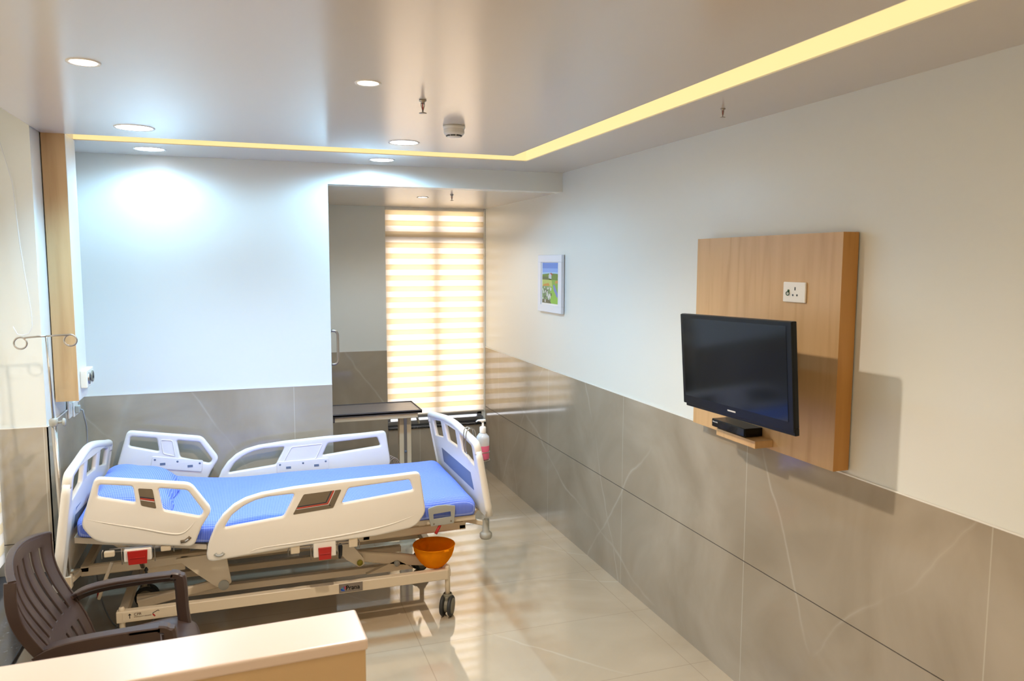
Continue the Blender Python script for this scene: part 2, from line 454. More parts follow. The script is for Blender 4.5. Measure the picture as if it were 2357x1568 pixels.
# cove glow: channel seen through the slot
b = MB()
zt = ZC+.12
b.box((XPAN, YS0-.02, zt), (XS1+.02, YS1+.02, zt+.02)); b.box((XS0-.02, YREAR, zt), (XS1+.02, YS0, zt+.02))
e = .004
b.quad((XPAN, YS0+e, ZC+.03), (XS0+e, YS0+e, ZC+.03), (XS0+e, YS0+e, zt), (XPAN, YS0+e, zt))
b.quad((XPAN, YS1-e, ZC+.004), (XS1-e, YS1-e, ZC+.004), (XS1-e, YS1-e, zt), (XPAN, YS1-e, zt))
b.quad((XS0+e, YREAR, ZC+.03), (XS0+e, YS0+e, ZC+.03), (XS0+e, YS0+e, zt), (XS0+e, YREAR, zt))
b.quad((XS1-e, YREAR, ZC+.004), (XS1-e, YS1-e, ZC+.004), (XS1-e, YS1-e, zt), (XS1-e, YREAR, zt))
tag(b.build('cove_light', M_cove, recalc=False), 'L-shaped strip of warm yellow light glowing in the ceiling slot', 'cove light')

# tile dado -------------------------------------------------------
ZJ, ZT = .645, 1.255
def dado(name, fn, length, label, z0=0, ztop=ZT):
    """fn(u, d, z): u along wall, d out from wall"""
    b = MB()
    def bx(u0, u1, za, zb, d0, d1, m_):
        b.use(m_)
        P = [fn(u, d, z) for u, d, z in ((u0,d0,za),(u1,d0,za),(u1,d1,za),(u0,d1,za))]
        b.prism(P, (0, 0, zb-za))
    bx(0, length, z0, ztop-.001, -T, -.003, M_groove)
    if z0 < ZJ: bx(0, length, z0, ZJ-.004, -.003, 0, M_tile)
    bx(0, length, max(z0, ZJ+.001), ztop-.006, -.003, 0, M_tile)
    bx(0, length, ztop-.006, ztop, -.004, .0015, M_white_trim)
    return tag(b.build(name), label, 'wall tiles', kind='structure')
dado('trim_1', lambda u, d, z: (XR-d, YREAR+u, z), YW-YREAR, 'glossy beige marble tile dado along the television wall')
dado('trim_2', lambda u, d, z: (XL+u, YB-d, z), XE-XL, 'glossy tile dado on the back wall beside the bed')
dado('trim_3', lambda u, d, z: (XL+d, YN+u, z), YB-YN, 'tile dado behind the head of the bed')
dado('trim_4', lambda u, d, z: (XL-.3+u, YN-d, z), .3, 'tile dado on the window reveal behind the brown chair', z0=.46)
dado('trim_5', lambda u, d, z: (XE+u, YW-d, z), XWL-XE, 'tile dado left of the alcove window')
b = MB(); b.box((XWL, YW-.0, 0), (XR, YW+T, ZS-.02))
b.box((XWL, YW-.012, 0), (2.235, YW, ZS-.022))
tag(b.build('trim_6', M_tile), 'tile facing under the alcove window sill', 'wall tiles', kind='structure')
tag(MB().box((XL-T, YREAR, 0), (XL, YN, .452)).build('trim_7', M_tile), 'tile facing under the black granite sill', 'wall tiles', kind='structure')
tag(MB().box((XE, YB+.141, 0), (XE+.004, YW-.001, ZT)).build('trim_8', M_tile), 'tile dado on the side of the alcove', 'wall tiles', kind='structure')

# granite sills
tag(MB().box((XWL, YW-.03, ZS-.02), (XR-.002, YW+.22, ZS), .003).build('window_sill', M_granite), 'black granite sill under the alcove blind', 'window sill', kind='structure')
b = MB().use(M_granite).box((-1.32, .6, .455), (-.943, YN, .48), .003); b.use(M_alu).box((-.952, .6, .4505), (-.9445, YN-.02, .456))  # thin bright strip added to imitate the highlight along the lower edge
tag(b.build('window_sill_left'), 'deep black polished granite sill beside the brown chair', 'window sill', kind='structure')

# windows ----------------------------------------------------------
def slab(b, lo, hi): b.box(lo, hi, .004)
w1 = tag(bpy.data.objects.new('window_1', None), 'aluminium framed window behind the zebra blind', 'window', kind='structure'); col.objects.link(w1); w1.location = (1.76, YW+.16, ZS)
b = MB(); y0, y1 = YW+.12, YW+.17
slab(b, (XWL, y0-.05, ZS), (XWR, y1, ZS+.045)); slab(b, (XWL, y0, ZS+.06), (XWR, y1, ZS+.12))
slab(b, (XWL, y0, 2.58), (XWR, y1, 2.64)); slab(b, (XWL, y0, ZS), (XWL+.05, y1, 2.64)); slab(b, (XWR-.05, y0, ZS), (XWR, y1, 2.64))
slab(b, (1.755, YW+.105, ZS+.06), (1.815, y1, 2.62))
slab(b, (XWL, YW+.09, 2.30), (XWR, y1, 2.39))
b.build('window_frame', M_alu, w1)
MB().box((XWL+.04, y1-.02, ZS+.1), (XWR-.04, y1-.016, 2.6)).build('pane', M_glass, w1)
w2 = tag(bpy.data.objects.new('window_2', None), 'tall window at the left edge of the room', 'window', kind='structure'); col.objects.link(w2); w2.location = (-1.3, 2.5, .48)
b = MB(); x0, x1 = -1.33, -1.28
for yy in (.62, 1.9, 3.18, 4.44): slab(b, (x0, yy, .48), (x1, yy+.05, 3.0))
slab(b, (x0, .6, .48), (x1, YN, .54)); slab(b, (x0, .6, 2.94), (x1, YN, 3.0)); slab(b, (x0, .6, 2.3), (x1, YN, 2.35))
b.build('window_frame', M_alu, w2)
MB().box((x0+.02, .64, .5), (x0+.024, YN-.01, 2.96)).build('pane', M_glass, w2)

# zebra blind in alcove
zb = thing('zebra_blind', 'beige and sheer striped zebra roller blind glowing in the alcove window', 'blind', (1.76, YW+.06, .60))
P_ = .1057
bands_o, bands_s = MB(), MB()
yb = YW+.05
z = .600
zmax = 2.615
k = 0
while z < zmax-.01:
    h = P_*.52
    zt_ = min(z+h, zmax)
    bands_s.box((XWL+.004, yb, z), (XWR-.002, yb+.0012, zt_))
    z = zt_
    if z >= zmax-.005: break
    zt_ = min(z+P_*.48, zmax)
    # opaque band bellies forward a little (the two layers of the roller)
    bands_o.prism([(XWL+.004, yb-.004, z), (XWL+.004, yb+.0, z+.001), (XWL+.004, yb+.002, zt_), (XWL+.004, yb-.008, zt_)][::1], (XWR-XWL-.006, 0, 0))
    z = zt_
bands_s.build('sheer_fabric', M_sheer, zb); bands_o.build('opaque_fabric', M_opaq, zb)
MB().tube([(XWL+.004, yb, .593), (XWR-.004, yb, .593)], .009).build('bottom_rail', mat('rail_white', (235, 228, 215), .4), zb)
MB().box((XWL+.004, yb-.03, 2.60), (XWR-.004, yb+.03, 2.638), .006).build('headrail', mat('rail_white', (235, 228, 215), .4), zb)
# blind on left window
zl = thing('zebra_blind', 'striped zebra blind covering the tall window at the far left edge', 'blind', (-1.215, 2.5, .52))
b1, b2 = MB(), MB(); z = .56
while z < 2.9:
    b1.box((-1.216, .64, z), (-1.2148, YN-.012, z+.055)); b2.box((-1.218, .64, z+.055), (-1.2145, YN-.012, z+.106)); z += .106
b1.build('sheer_fabric', M_sheer, zl); b2.build('opaque_fabric', M_opaq, zl)
MB().box((-1.235, .64, z), (-1.19, YN-.012, z+.05), .005).build('headrail', mat('rail_white', (235, 228, 215), .4), zl)
# bead cord loop of left blind, hanging against the reveal
b = MB(); pts = [(-1.175, 4.478, 2.93)]
for q in ((28, 420), (45, 560), (60, 650), (72, 720), (74, 752), (66, 768), (52, 772), (40, 770), (30, 752)):
    p = on(q[0], q[1], 1, 4.478); pts.append((p.x, p.y, p.z))
b.tube(pts, .0022, 6)
tag(b.build('blind_cord', M_cordw), 'thin white blind cord hanging beside the left window', 'cord')

# ================================================================ FITTINGS
def downlight(x, y, z, r, label, mt, bright=1):
    t = thing('downlight', label, 'ceiling light', (x, y, z), 'recessed round ceiling downlights')
    MB().lathe([(r, .02), (r+.0, -.001), (r+.012, -.004), (r+.014, 0), (r+.014, .004), (r+.002, .004)], (x, y, z)).build('trim_ring', M_white_trim, t)
    MB().lathe([(0, -.003), (r*.6, -.003), (r+.001, -.002)], (x, y, z)).build('diffuser', mt, t)
    return t
L = [(-.495, 3.01, .040, 'small round downlight at the upper left of the ceiling', M_lamp_warm),
     (.457, 2.993, .036, 'small round downlight beside the ceiling sprinkler', M_lamp_warm),
     (-.505, 4.363, .082, 'large cool white downlight left of the bed, before the lit slot', M_lamp),
     (.864, 4.378, .074, 'large cool white downlight nearest the smoke detector', M_lamp),
     (-.518, 5.144, .078, 'cool white downlight between the slot and back wall, above the pillow', M_lamp),
     (.870, 5.158, .072, 'cool white downlight between the slot and the alcove header', M_lamp)]
for x, y, r, lab, mt in L: downlight(x, y, ZC, r, lab, mt)
downlight(1.389, 6.279, ZA, .034, 'tiny downlight in the alcove ceiling before the blind', M_lamp_warm)

def sprinkler(x, y, z, s, label):
    t = thing('fire_sprinkler', label, 'sprinkler', (x, y, z), 'ceiling fire sprinklers')
    MB().lathe([(0, 0), (.013*s, 0), (.014*s, -.004*s), (.008*s, -.008*s), (.006*s, -.012*s)], (x, y, z), seg=20).build('collar', M_chrome, t)
    b = MB().tube([(x-.005*s, y, z-.008*s), (x-.006*s, y, z-.02*s), (x, y, z-.042*s)], .0018*s, 8).tube([(x+.005*s, y, z-.008*s), (x+.006*s, y, z-.02*s), (x, y, z-.042*s)], .0018*s, 8)
    b.build('yoke', M_chrome, t)
    MB().tube([(x, y, z-.01*s), (x, y, z-.036*s)], .0022*s, 8).build('bulb', M_red, t)
    MB().lathe([(0, -.042*s), (.014*s, -.046*s), (.014*s, -.048*s), (0, -.048*s)], (x, y, z), seg=16).build('deflector', M_chrome, t)
p = on(973, 230, 2, ZC); sprinkler(p.x, p.y, ZC, 1.15, 'chrome fire sprinkler in the main ceiling near the smoke detector')
p = on(1040, 448, 2, ZA); sprinkler(p.x, p.y, ZA, 1.0, 'chrome fire sprinkler in the alcove ceiling')
p = on(1662, 283, 2, ZC)
p = on(1664, 250, 2, ZC); sprinkler(p.x, p.y, ZC, .8, 'small fire sprinkler in the ceiling strip above the television')
# smoke detector
p = on(1045, 290, 2, ZC)
t = thing('smoke_detector', 'round white smoke detector with dark slots on the ceiling', 'smoke detector', (p.x, p.y, ZC))
MB().lathe([(0, 0), (.054, 0), (.056, -.006), (.054, -.014), (.050, -.016)], (p.x, p.y, ZC)).build('base', M_whitelam, t)
MB().lathe([(.050, -.014), (.052, -.034), (.046, -.044), (.034, -.048)], (p.x, p.y, ZC)).build('body', M_whitelam, t)
b = MB()
for k in range(8):
    a0 = k*PI/4+.08; a1 = a0+PI/4-.16
    pts = [(p.x+.037*math.cos(a0+(a1-a0)*i/5), p.y+.037*math.sin(a0+(a1-a0)*i/5), ZC-.049) for i in range(6)]
    b.bar(pts, (0, 0, 1), .006, .006)
b.build('slots', M_black, t)
MB().lathe([(.034, -.044), (.034, -.053), (.028, -.056), (0, -.056)], (p.x, p.y, ZC)).build('cap', M_whitelam, t)

# TV back panel
PX = 2.194
t = thing('wall_panel', 'square maple laminate panel mounted on the right wall behind the television', 'wall panel', (XR, 2.94, 1.27))
b = MB().use(M_wood).quad((PX, 2.431, 1.272), (PX, 3.452, 1.272), (PX, 3.452, 2.222), (PX, 2.431, 2.222))
b.use(M_wood_edge)
b.quad((PX, 2.431, 1.272), (PX, 2.431, 2.222), (XR, 2.431, 2.222), (XR, 2.431, 1.272)).quad((PX, 3.452, 1.272), (XR, 3.452, 1.272), (XR, 3.452, 2.222), (PX, 3.452, 2.222))
b.quad((PX, 2.431, 2.222), (PX, 3.452, 2.222), (XR, 3.452, 2.222), (XR, 2.431, 2.222)).quad((PX, 2.431, 1.272), (XR, 2.431, 1.272), (XR, 3.452, 1.272), (PX, 3.452, 1.272))
bmesh.ops.remove_doubles(b.bm, verts=b.bm.verts, dist=1e-5)
b.build('board', None, t)
# small shelf under the television
A = on(1733, 1032, 2, 1.285)
SZ0, SZ1 = 1.285, 1.318
sy0 = on(1780, 1012, 0, PX).y; sx = A.x
sh = thing('wall_shelf', 'small maple shelf below the television', 'shelf', (PX, 3.0, SZ0))
SH_Y0, SH_Y1, SH_X = 2.803, 3.10, 2.098
MB().use(M_wood).box((SH_X, SH_Y0, SZ0), (PX, SH_Y1, SZ1), .003).build('board', None, sh)
# set-top box on shelf
sb = thing('set_top_box', 'flat black set-top box on the small shelf under the television', 'set-top box', (2.15, 3.03, SZ1))
MB().box((2.096, 2.875, SZ1+.004), (2.19, 3.135, SZ1+.042), .003).build('case', M_tvbody, sb)
MB().box((2.0935, 2.88, SZ1+.007), (2.096, 3.13, SZ1+.039), .001).build('front_panel', M_screen, sb)
b = MB()
for yy in (2.89, 3.08): b.box((2.105, yy, SZ1), (2.125, yy+.02, SZ1+.005)); b.box((2.165, yy, SZ1), (2.185, yy+.02, SZ1+.005))
build_each(b, 'foot', M_rubber, sb)
b = MB()
for k in range(7): b.box((2.0925, 3.118-k*.0058, SZ1+.027), (2.0934, 3.1225-k*.0058, SZ1+.027+(.006 if k in (0, 5) else .0045)))
b.build('maker_mark', M_wh, sb)

# socket on panel
s0 = on(1828, 673, 0, PX-.008)
SO = thing('power_socket', 'white square power socket with key switch on the maple panel', 'socket', (PX, s0.y, s0.z))
w_, h_ = .069, .042
MB().box((PX-.010, s0.y-.070, s0.z-.043), (PX, s0.y+.070, s0.z+.043), .004).build('face_plate', mat('socket_white', (238, 232, 222), .25), SO)
b = MB()
for dy, dz, r in ((.005, -.012, .0045), (-.021, -.012, .0045)):
    b.lathe([(r, -.0005), (0, -.0006)], (PX-.0102, s0.y+dy, s0.z+dz), (1, 0, 0), 12)
b.box((PX-.0106, s0.y-.0105, s0.z+.008), (PX-.010, s0.y-.004, s0.z+.022))
b.build('holes', M_black, SO)
b = MB().lathe([(0, -.004), (.005, -.004), (.005, 0)], (PX-.010, s0.y+.032, s0.z+.006), (1, 0, 0), 12)
b.tube([(PX-.014, s0.y+.035+.010*math.cos(a*PI/6), s0.z-.006+.008*math.sin(a*PI/6)) for a in range(12)], .0018, 6, closed=True)
b.build('key_ring', mat('key_green', (60, 90, 60), .3, metal=.6), SO)

# television -------------------------------------------------------
c4 = [Vector(v) for v in ((1.917, 3.151, 1.865), (1.900, 2.352, 1.885), (1.926, 2.340, 1.452), (1.942, 3.140, 1.432))]
cen = sum(c4, Vector())/4
U = (c4[1]-c4[0]).normalized(); V = (c4[0]-c4[3]).normalized(); N = U.cross(V).normalized()
if N.x > 0: N = -N
TW, TH = (c4[1]-c4[0]).length, (c4[0]-c4[3]).length
def tvp(u, v, w): return cen+U*u+V*v+N*w      # w toward the viewer
tvt = thing('television', 'wide black flat screen television tilted down before the maple panel', 'television', tuple(cen))
def tvbox(name, u0, u1, v0, v1, w0, w1, m_, bev=.003, parent=tvt):
    Mx = Matrix((U, V, N)).transposed().to_4x4(); Mx.translation = cen
    return MB().box((u0, v0, w0), (u1, v1, w1), bev, Mx).build(name, m_, parent)
hw, hh = TW/2, TH/2
tvbox('housing', -hw, hw, -hh+.028, hh, -.026, -.004, M_tvbody, .004)
tvbox('bezel', -hw+.012, hw, -hh, -hh+.03, -.026, -.006, M_tvbody, .004)
tvbox('front_glass', -hw+.001, hw-.001, -hh+.014, hh-.002, -.006, 0, M_tvbody, .002)
tvbox('screen', -hw+.022, hw-.030, -hh+.052, hh-.018, -.001, .0012, M_screen, .0005)
tvbox('back_housing', -hw*.6, hw*.6, -hh*.6, hh*.6, -.060, -.025, M_tvbody, .012)
b = MB(); Mx = Matrix((U, V, N)).transposed().to_4x4(); Mx.translation = cen
for k in range(8): b.box((-.035+k*.0075, -hh+.030, .0), (-.0295+k*.0075, -hh+.036, .0008), 0, Mx)
b.build('maker_mark', M_wh, tvt)
bk = cen-N*.06
br = MB().box((PX-.018, cen.y-.06, cen.z-.1), (PX, cen.y+.06, cen.z+.1), .003)
br.bar([(PX-.01, cen.y, cen.z), (PX-.09, cen.y+.05, cen.z)], (0, 0, 1), .05, .02); br.bar([(PX-.09, cen.y+.05, cen.z), (bk.x+.0, cen.y, cen.z)], (0, 0, 1), .05, .02)
br.build('wall_bracket', M_black, tvt)

# framed picture ---------------------------------------------------
pc = thing('framed_picture', 'white framed landscape print on the right wall near the alcove', 'picture', (XR, 5.63, 1.71))
fy0, fy1, fz0, fz1 = 5.385, 5.88, 1.712, 2.160
fx = XR-.024
b = MB(); fwid = .055
b.box((fx, fy0, fz0), (XR, fy1, fz0+fwid), .003).box((fx, fy0, fz1-fwid), (XR, fy1, fz1), .003).box((fx, fy0, fz0+fwid), (XR, fy0+fwid+.01, fz1-fwid), .001).box((fx, fy1-fwid-.01, fz0+fwid), (XR, fy1, fz1-fwid), .001)
b.build('frame', mat('frame_white', (225, 228, 236), .35), pc)
MB().box((fx+.008, fy0+.05, fz0+.05), (fx+.012, fy1-.05, fz1-.05)).build('mount', mat('mount_white', (240, 235, 230), .6), pc)
ay0, ay1, az0, az1 = fy0+.085, fy1-.085, fz0+.07, fz1-.06
def pt(a, c, lift=0): return (fx+.0075-lift, ay1+(ay0-ay1)*a, az0+(az1-az0)*c)   # a: 0 left .. 1 right in view
b = MB()
def poly(mname, rgb, pts_, lift):
    b.use(mat(mname, rgb, .7)); b.face([b.bm.verts.new(Vector(pt(x, y, lift))) for x, y in pts_])
poly('pic_sky_top', (128, 155, 222), [(0,.86),(1,.86),(1,1),(0,1)], 0)
poly('pic_sky_mid', (152, 180, 235), [(0,.76),(1,.77),(1,.86),(0,.86)], 0)
poly('pic_sky_low', (178, 208, 236), [(0,.70),(1,.70),(1,.77),(0,.76)], 0)
poly('pic_hill', (128, 150, 78), [(0,.58),(1,.58),(1,.73),(.5,.74),(0,.71)], .0003)
poly('pic_hill_dark', (118, 124, 84), [(0,.58),(.45,.58),(.38,.65),(0,.66)], .0005)
poly('pic_field', (196, 206, 120), [(0,.42),(.66,.42),(.6,.60),(0,.585)], .0003)
poly('pic_field_right', (150, 184, 92), [(.6,.2),(1,.2),(1,.6),(.6,.6)], .0002)
poly('pic_orange', (214, 158, 88), [(.02,.42),(.5,.43),(.42,.5),(.1,.47)], .0006)
poly('pic_orange', (214, 158, 88), [(.82,.5),(1,.5),(1,.57),(.85,.56)], .0006)
poly('pic_meadow', (146, 168, 118), [(0,0),(1,0),(1,.42),(0,.42)], .0001)
poly('pic_grass', (160, 200, 90), [(.5,0),(1,0),(1,.2),(.78,.3),(.7,.42),(.55,.42)], .0003)
poly('pic_path', (140, 150, 200), [(.70,.46),(.8,.46),(1,.25),(1,.17),(.95,.16),(.75,.33)], .0006)
poly('pic_house', (206, 206, 212), [(.42,.62),(.60,.60),(.60,.70),(.5,.74),(.42,.70)], .0008)
poly('pic_roof', (186, 110, 90), [(.5,.74),(.62,.69),(.7,.70),(.6,.755)], .001)
rr = random.Random(3)
for k in range(42):
    x, y = rr.uniform(.03, .6), rr.uniform(.04, .40); s_ = rr.uniform(.012, .03)
    poly('pic_flower' if k % 3 else 'pic_stalk', (232, 230, 226) if k % 3 else (116, 112, 96), [(x-s_, y-s_), (x+s_, y-s_*1.3), (x+s_, y+s_), (x-s_, y+s_*1.2)], .0009+k*1e-5)
poly('pic_earth', (128, 120, 92), [(0,0),(.6,0),(.5,.07),(.2,.1),(0,.09)], .0005)
b.build('print', None, pc, recalc=False)

# bed-head panel (left) ---------------------------------------------
hp = thing('bedhead_panel', 'tall maple and white service column hanging from the ceiling behind the bed head', 'service panel', (-.93, 4.8, 1.345))
b = MB().use(M_wood).box((XL, 4.690, 1.345), (XPAN-.003, 4.705, ZC), 0)
b.build('wood_front', None, hp)
MB().box((XL, 4.705, 1.345), (XPAN-.003, 4.93, ZC)).build('carcass', M_whitelam, hp)
MB().box((XPAN-.003, 4.6895, 1.345), (XPAN, 4.93, ZC), .001).build('side_face', M_whitelam, hp)
go = thing('gas_outlet', 'cream twin gas outlet box on the side of the service column', 'gas outlet', (XPAN, 4.83, 1.45))
g0 = on(185, 866, 0, XPAN); gz0, gz1 = 1.405, 1.505
MB().box((XPAN, 4.735, gz0), (XPAN+.035, 4.925, gz1), .006).build('housing', mat('outlet_cream', (236, 230, 214), .35), go)
for i, yy in enumerate((4.785, 4.875)):
    r1 = MB().lathe([(.032, 0), (.032, .006), (.024, .008), (.022, .003), (0, .003)], (XPAN+.035, yy, 1.455), (1, 0, 0), 24).build('outlet_ring', M_olive if i else M_chrome, go)
    MB().lathe([(.013, .0), (.013, .009), (0, .010)], (XPAN+.035, yy, 1.455), (1, 0, 0), 20).build('outlet_core', M_black, r1)

# wall switch plate and socket with plug under the column
sw = thing('switch_plate', 'narrow white switch plate below the service column', 'switch', (XL, 4.98, 1.25))
MB().box((XL, 4.955, 1.20), (XL+.010, 5.035, 1.31), .003).build('face_plate', mat('socket_white', (238, 232, 222), .25), sw)
MB().box((XL+.010, 4.975, 1.225), (XL+.014, 5.015, 1.285), .002).build('rocker', mat('socket_white', (238, 232, 222), .25), sw)
so = thing('power_socket', 'white wall socket behind the bed head with a plug in it', 'socket', (XL, 5.15, 1.24))
MB().box((XL, 5.085, 1.185), (XL+.010, 5.235, 1.275), .003).build('face_plate', mat('socket_white', (238, 232, 222), .25), so)
b = MB(); b.use(M_black).box((XL+.0100, 5.20, 1.235), (XL+.0106, 5.215, 1.255)); b.build('switch_hole', None, so)
cb = thing('power_cable', 'grey mains cable hanging from the socket behind the bed head', 'cable', (XL+.03, 5.13, .7))
MB().box((XL+.0106, 5.10, 1.205), (XL+.035, 5.145, 1.25), .006).build('plug', M_greypl, cb)
pts = [(XL+.035, 5.12, 1.225), (XL+.048, 5.125, 1.215), (XL+.052, 5.13, 1.18), (XL+.055, 5.17, 1.10), (XL+.05, 5.19, 1.0), (XL+.045, 5.185, .9), (XL+.05, 5.17, .8), (XL+.055, 5.13, .6), (XL+.07, 5.10, .4), (XL+.1, 5.03, .15), (XL+.16, 4.9, .03), (XL+.24, 4.75, .008), (XL+.36, 4.70, .008), (XL+.42, 4.80, .008), (XL+.40, 4.92, .008), (XL+.30, 4.95, .010), (XL+.24, 4.82, .012), (XL+.20, 4.6, .008), (XL+.1, 4.52, .008)]
MB().tube(smooth_pts(pts), .0042, 8).build('lead', M_cord, cb)

# pull handle on the end of the back wall
dh = thing('pull_handle', 'D-shaped steel pull handle at the end of the back wall', 'handle', (XE, 5.5, 1.5))
hz0, hz1, hx = 1.385, 1.622, XE+.052
pts = [(XE-.0, 5.5, hz1)] + arc((hx-.032, hz1-.032), .032, PI/2, 0, 6, y=5.5) + arc((hx-.032, hz0+.032), .032, 0, -PI/2, 6, y=5.5) + [(XE-.0, 5.5, hz0)]
MB().tube(pts, .0095, 14).build('grip', M_chrome, dh)
b = MB()
for zz in (hz0, hz1): b.lathe([(0, .006), (.016, .006), (.017, .003), (.017, 0)], (XE, 5.5, zz), (1, 0, 0), 20)
build_each(b, 'rosette', M_chrome, dh)

# ================================================================ HOSPITAL BED
bed = thing('hospital_bed', 'cream plastic and steel hospital bed with four side rails', 'hospital bed', (.2, 4.74, 0))
YNR, YFR = 4.18, 5.335
def pn(x, y): p = on(x, y, 1, YNR); return (p.x, p.z)
FOOT_OUT = [pn(*q) for q in [(478,1291),(475,1278),(478,1257.5),(484,1239),(496,1210),(513,1185),(538,1162),(565,1147),(603,1135),(676,1122),(790,1107),(900,1095),(967,1086),(975,1138),(981,1180),(961,1208),(945,1217),(867,1234.7),(700,1257),(555.5,1282),(490,1294)]]
FOOT_H1 = [pn(*q) for q in [(516,1216),(534,1187),(561,1166),(588,1153),(618,1145),(678,1138),(673,1151),(653,1190)]]
FOOT_H2 = [pn(*q) for q in [(787,1160),(803,1125),(943,1105),(952,1129)]]
FOOT_D = [pn(*q) for q in [(674,1185),(699,1138.4),(786,1127),(767,1169)]]
HEAD_OUT = [pn(*q) for q in [(185,1213),(217,1099),(439,1112),(489,1174),(464,1214),(446,1260),(237,1252),(212,1243)]]
HEAD_H1 = [pn(*q) for q in [(227,1117),(305,1120.6),(312,1159),(223,1145)]]
HEAD_H2 = [pn(*q) for q in [(364,1125),(431,1129.6),(469,1179),(461,1190),(375,1175)]]
HEAD_D = [pn(*q) for q in [(317.6,1124.5),(351,1126),(360,1171),(325,1164)]]
RTH = .034
def rail(side, which):
    y = YNR+RTH/2 if side < 0 else YFR-RTH/2          # centre plane
    fn = lambda u, v, w: (u, y+w, v)
    if which == 'foot':
        o = plate('side_rail', fillet(FOOT_OUT, [.01]*9+[.02]*3+[.03,.02,.03,.03,.02,.02,.02,.02,.012]), [fillet(FOOT_H1, .014), fillet(FOOT_H2, .012)], RTH, .013, fn, M_bed, bed)
        D = FOOT_D; cx_ = .62
        red = (749, 1277); boxp = [(723, 1258), (771, 1250), (771, 1289), (723, 1294)]
    else:
        o = plate('side_rail', fillet(HEAD_OUT, .03), [fillet(HEAD_H1, .014), fillet(HEAD_H2, .014)], RTH, .013, fn, M_bed, bed)
        D = HEAD_D
    outer = y+side*(RTH/2); inner = y-side*(RTH/2)
    fo = lambda lift: (lambda u, v, w: (u, outer+side*lift+w, v))
    # decal on the outside face
    plate('control_decal' , fillet(D, .008), [], .002, .0004, fo(.0008), M_decal, o)
    Dv = [Vector(p) for p in D]
    if which == 'foot':
        bl, tl, tr, br_ = Dv
        # inner picture area with dark / red / white L-shaped lines
        def lerp(s_, t_): return (bl*(1-s_)+br_*s_)*(1-t_)+(tl*(1-s_)+tr*s_)*t_
        # left edge s=0, bottom t=0; L runs near the right and the bottom
        for k, (mt_, a, wdt) in enumerate(((M_dk, .285, .03), (M_rd, .22, .055), (M_wh, .185, .02))):
            s1 = 1-a*.95; t1 = a*1.35
            pts = [lerp(0.02, t1), lerp(s1, t1), lerp(s1, 1)]
            bb = MB().use(mt_)
            bb.bar([(p.x, outer+side*.002, p.y) for p in pts[:2]], (0, 1, 0), .001, wdt*.16)
            bb.bar([(p.x, outer+side*.002, p.y) for p in pts[1:]], (0, 1, 0), .001, wdt*.16)
            bb.build('stripe', None, o)
        q = lerp(.88, .18)
        text_mesh('small_print', 'x', .014, lambda u, v, w: (q.x+u-.004, outer+side*(.002+abs(w)), q.y+v), M_wh, o)
    else:
        bb = MB()
        tl, tr, br_, bl = Dv
        def lerp(s_, t_): return (bl*(1-s_)+br_*s_)*(1-t_)+(tl*(1-s_)+tr*s_)*t_
        for mt_, t1, th_ in ((M_dk, .50, .006), (M_rd, .42, .010), (M_wh, .34, .003)):
            bb.use(mt_).bar([(lerp(.03, t1).x, outer+side*.002, lerp(.03, t1).y), (lerp(.97, t1).x, outer+side*.002, lerp(.97, t1).y)], (0, 1, 0), .001, th_)
        bb.build('stripe', None, o)
    # angle indicator capsule
    if which == 'foot':
        c0 = pn(505, 1277); arcp = [(c0[0]+.026*math.cos(a), c0[1]+.022+.026*math.sin(a)) for a in [PI*(1.18+.64*i/8) for i in range(9)]]
        mo = M_wh
    else:
        pA, pB, pC, pD = pn(416, 1247.5), pn(426, 1245.5), pn(434, 1240), pn(438, 1236); arcp = [pA, pB, pC, pD]; mo = M_decal
    MB().tube([(p[0], outer+side*.000, p[1]) for p in arcp], .0085, 10).build('angle_gauge', mo if which != 'foot' else M_greypl, o)
    MB().tube([(p[0], outer+side*.0052, p[1]) for p in arcp[1:-1]], .0042, 8).build('gauge_window', M_clear, o)
    # inside: raised outline panel, screws and slots
    if side > 0:
        yi = inner-side*.001
        cD = sum(Dv, Vector((0, 0)))/4
        ring = [cD+(p-cD)*1.02 for p in Dv]
        MB().tube([(p.x, yi, p.y) for p in fillet(ring, .012)], .003, 6, closed=True).build('embossed_edge', M_bed, o)
        if which == 'foot': A_, B_ = (.16, .745), (.50, .745)
        else: A_, B_ = (-.60, .845), (-.30, .795)
        A_ = Vector(A_); B_ = Vector(B_); d_ = (B_-A_).normalized(); n_ = Vector((-d_.y, d_.x))
        q4 = [A_+n_*.022, B_+n_*.022, B_-n_*.055, A_-n_*.055]
        pl = plate('cover_plate', fillet(q4, .01), [], .006, .002, lambda u, v, w: (u, yi-side*.002+w, v), M_bed, o)
        bb = MB()
        for f_ in (.06, .5, .94):
            p = A_+(B_-A_)*f_+n_*.002
            bb.lathe([(.0065, 0), (.0065, .0015), (0, .0015)], (p.x, yi-side*.005, p.y), (0, -side, 0), 12)
        for f_ in (.22, .76):
            p = A_+(B_-A_)*f_-n_*.022
            bb.box((p.x-.016, yi-side*.0035, p.y-.008), (p.x+.016, yi-side*.0065, p.y+.008), .001)
        build_each(bb, 'screw', M_bluegrey, o)
    # hinge brackets, release box and red latch below
    if which == 'foot': (xb, zb_), bw2, rw2, rh2, hx2, zr = pn(748, 1274), .060, .035, .033, .155, .585
    else: (xb, zb_), bw2, rw2, rh2, hx2, zr = pn(317, 1283), .064, .046, .034, .130, .625
    bb = MB()
    for sx_ in (-1, 1):
        x_ = xb+sx_*hx2; tilt = (-.15 if which == 'head' else .13)*0
        bb.box((x_-.024, y-.010, zb_-.0+.012), (x_+.024, y+.016, zr+.03), .006)
    build_each(bb, 'hinge_bracket', M_bedmetal, o)
    MB().box((xb-bw2, y-.014, zb_-.022), (xb+bw2, y+.022, zr+.03), .006).build('release_box', M_bed, o)
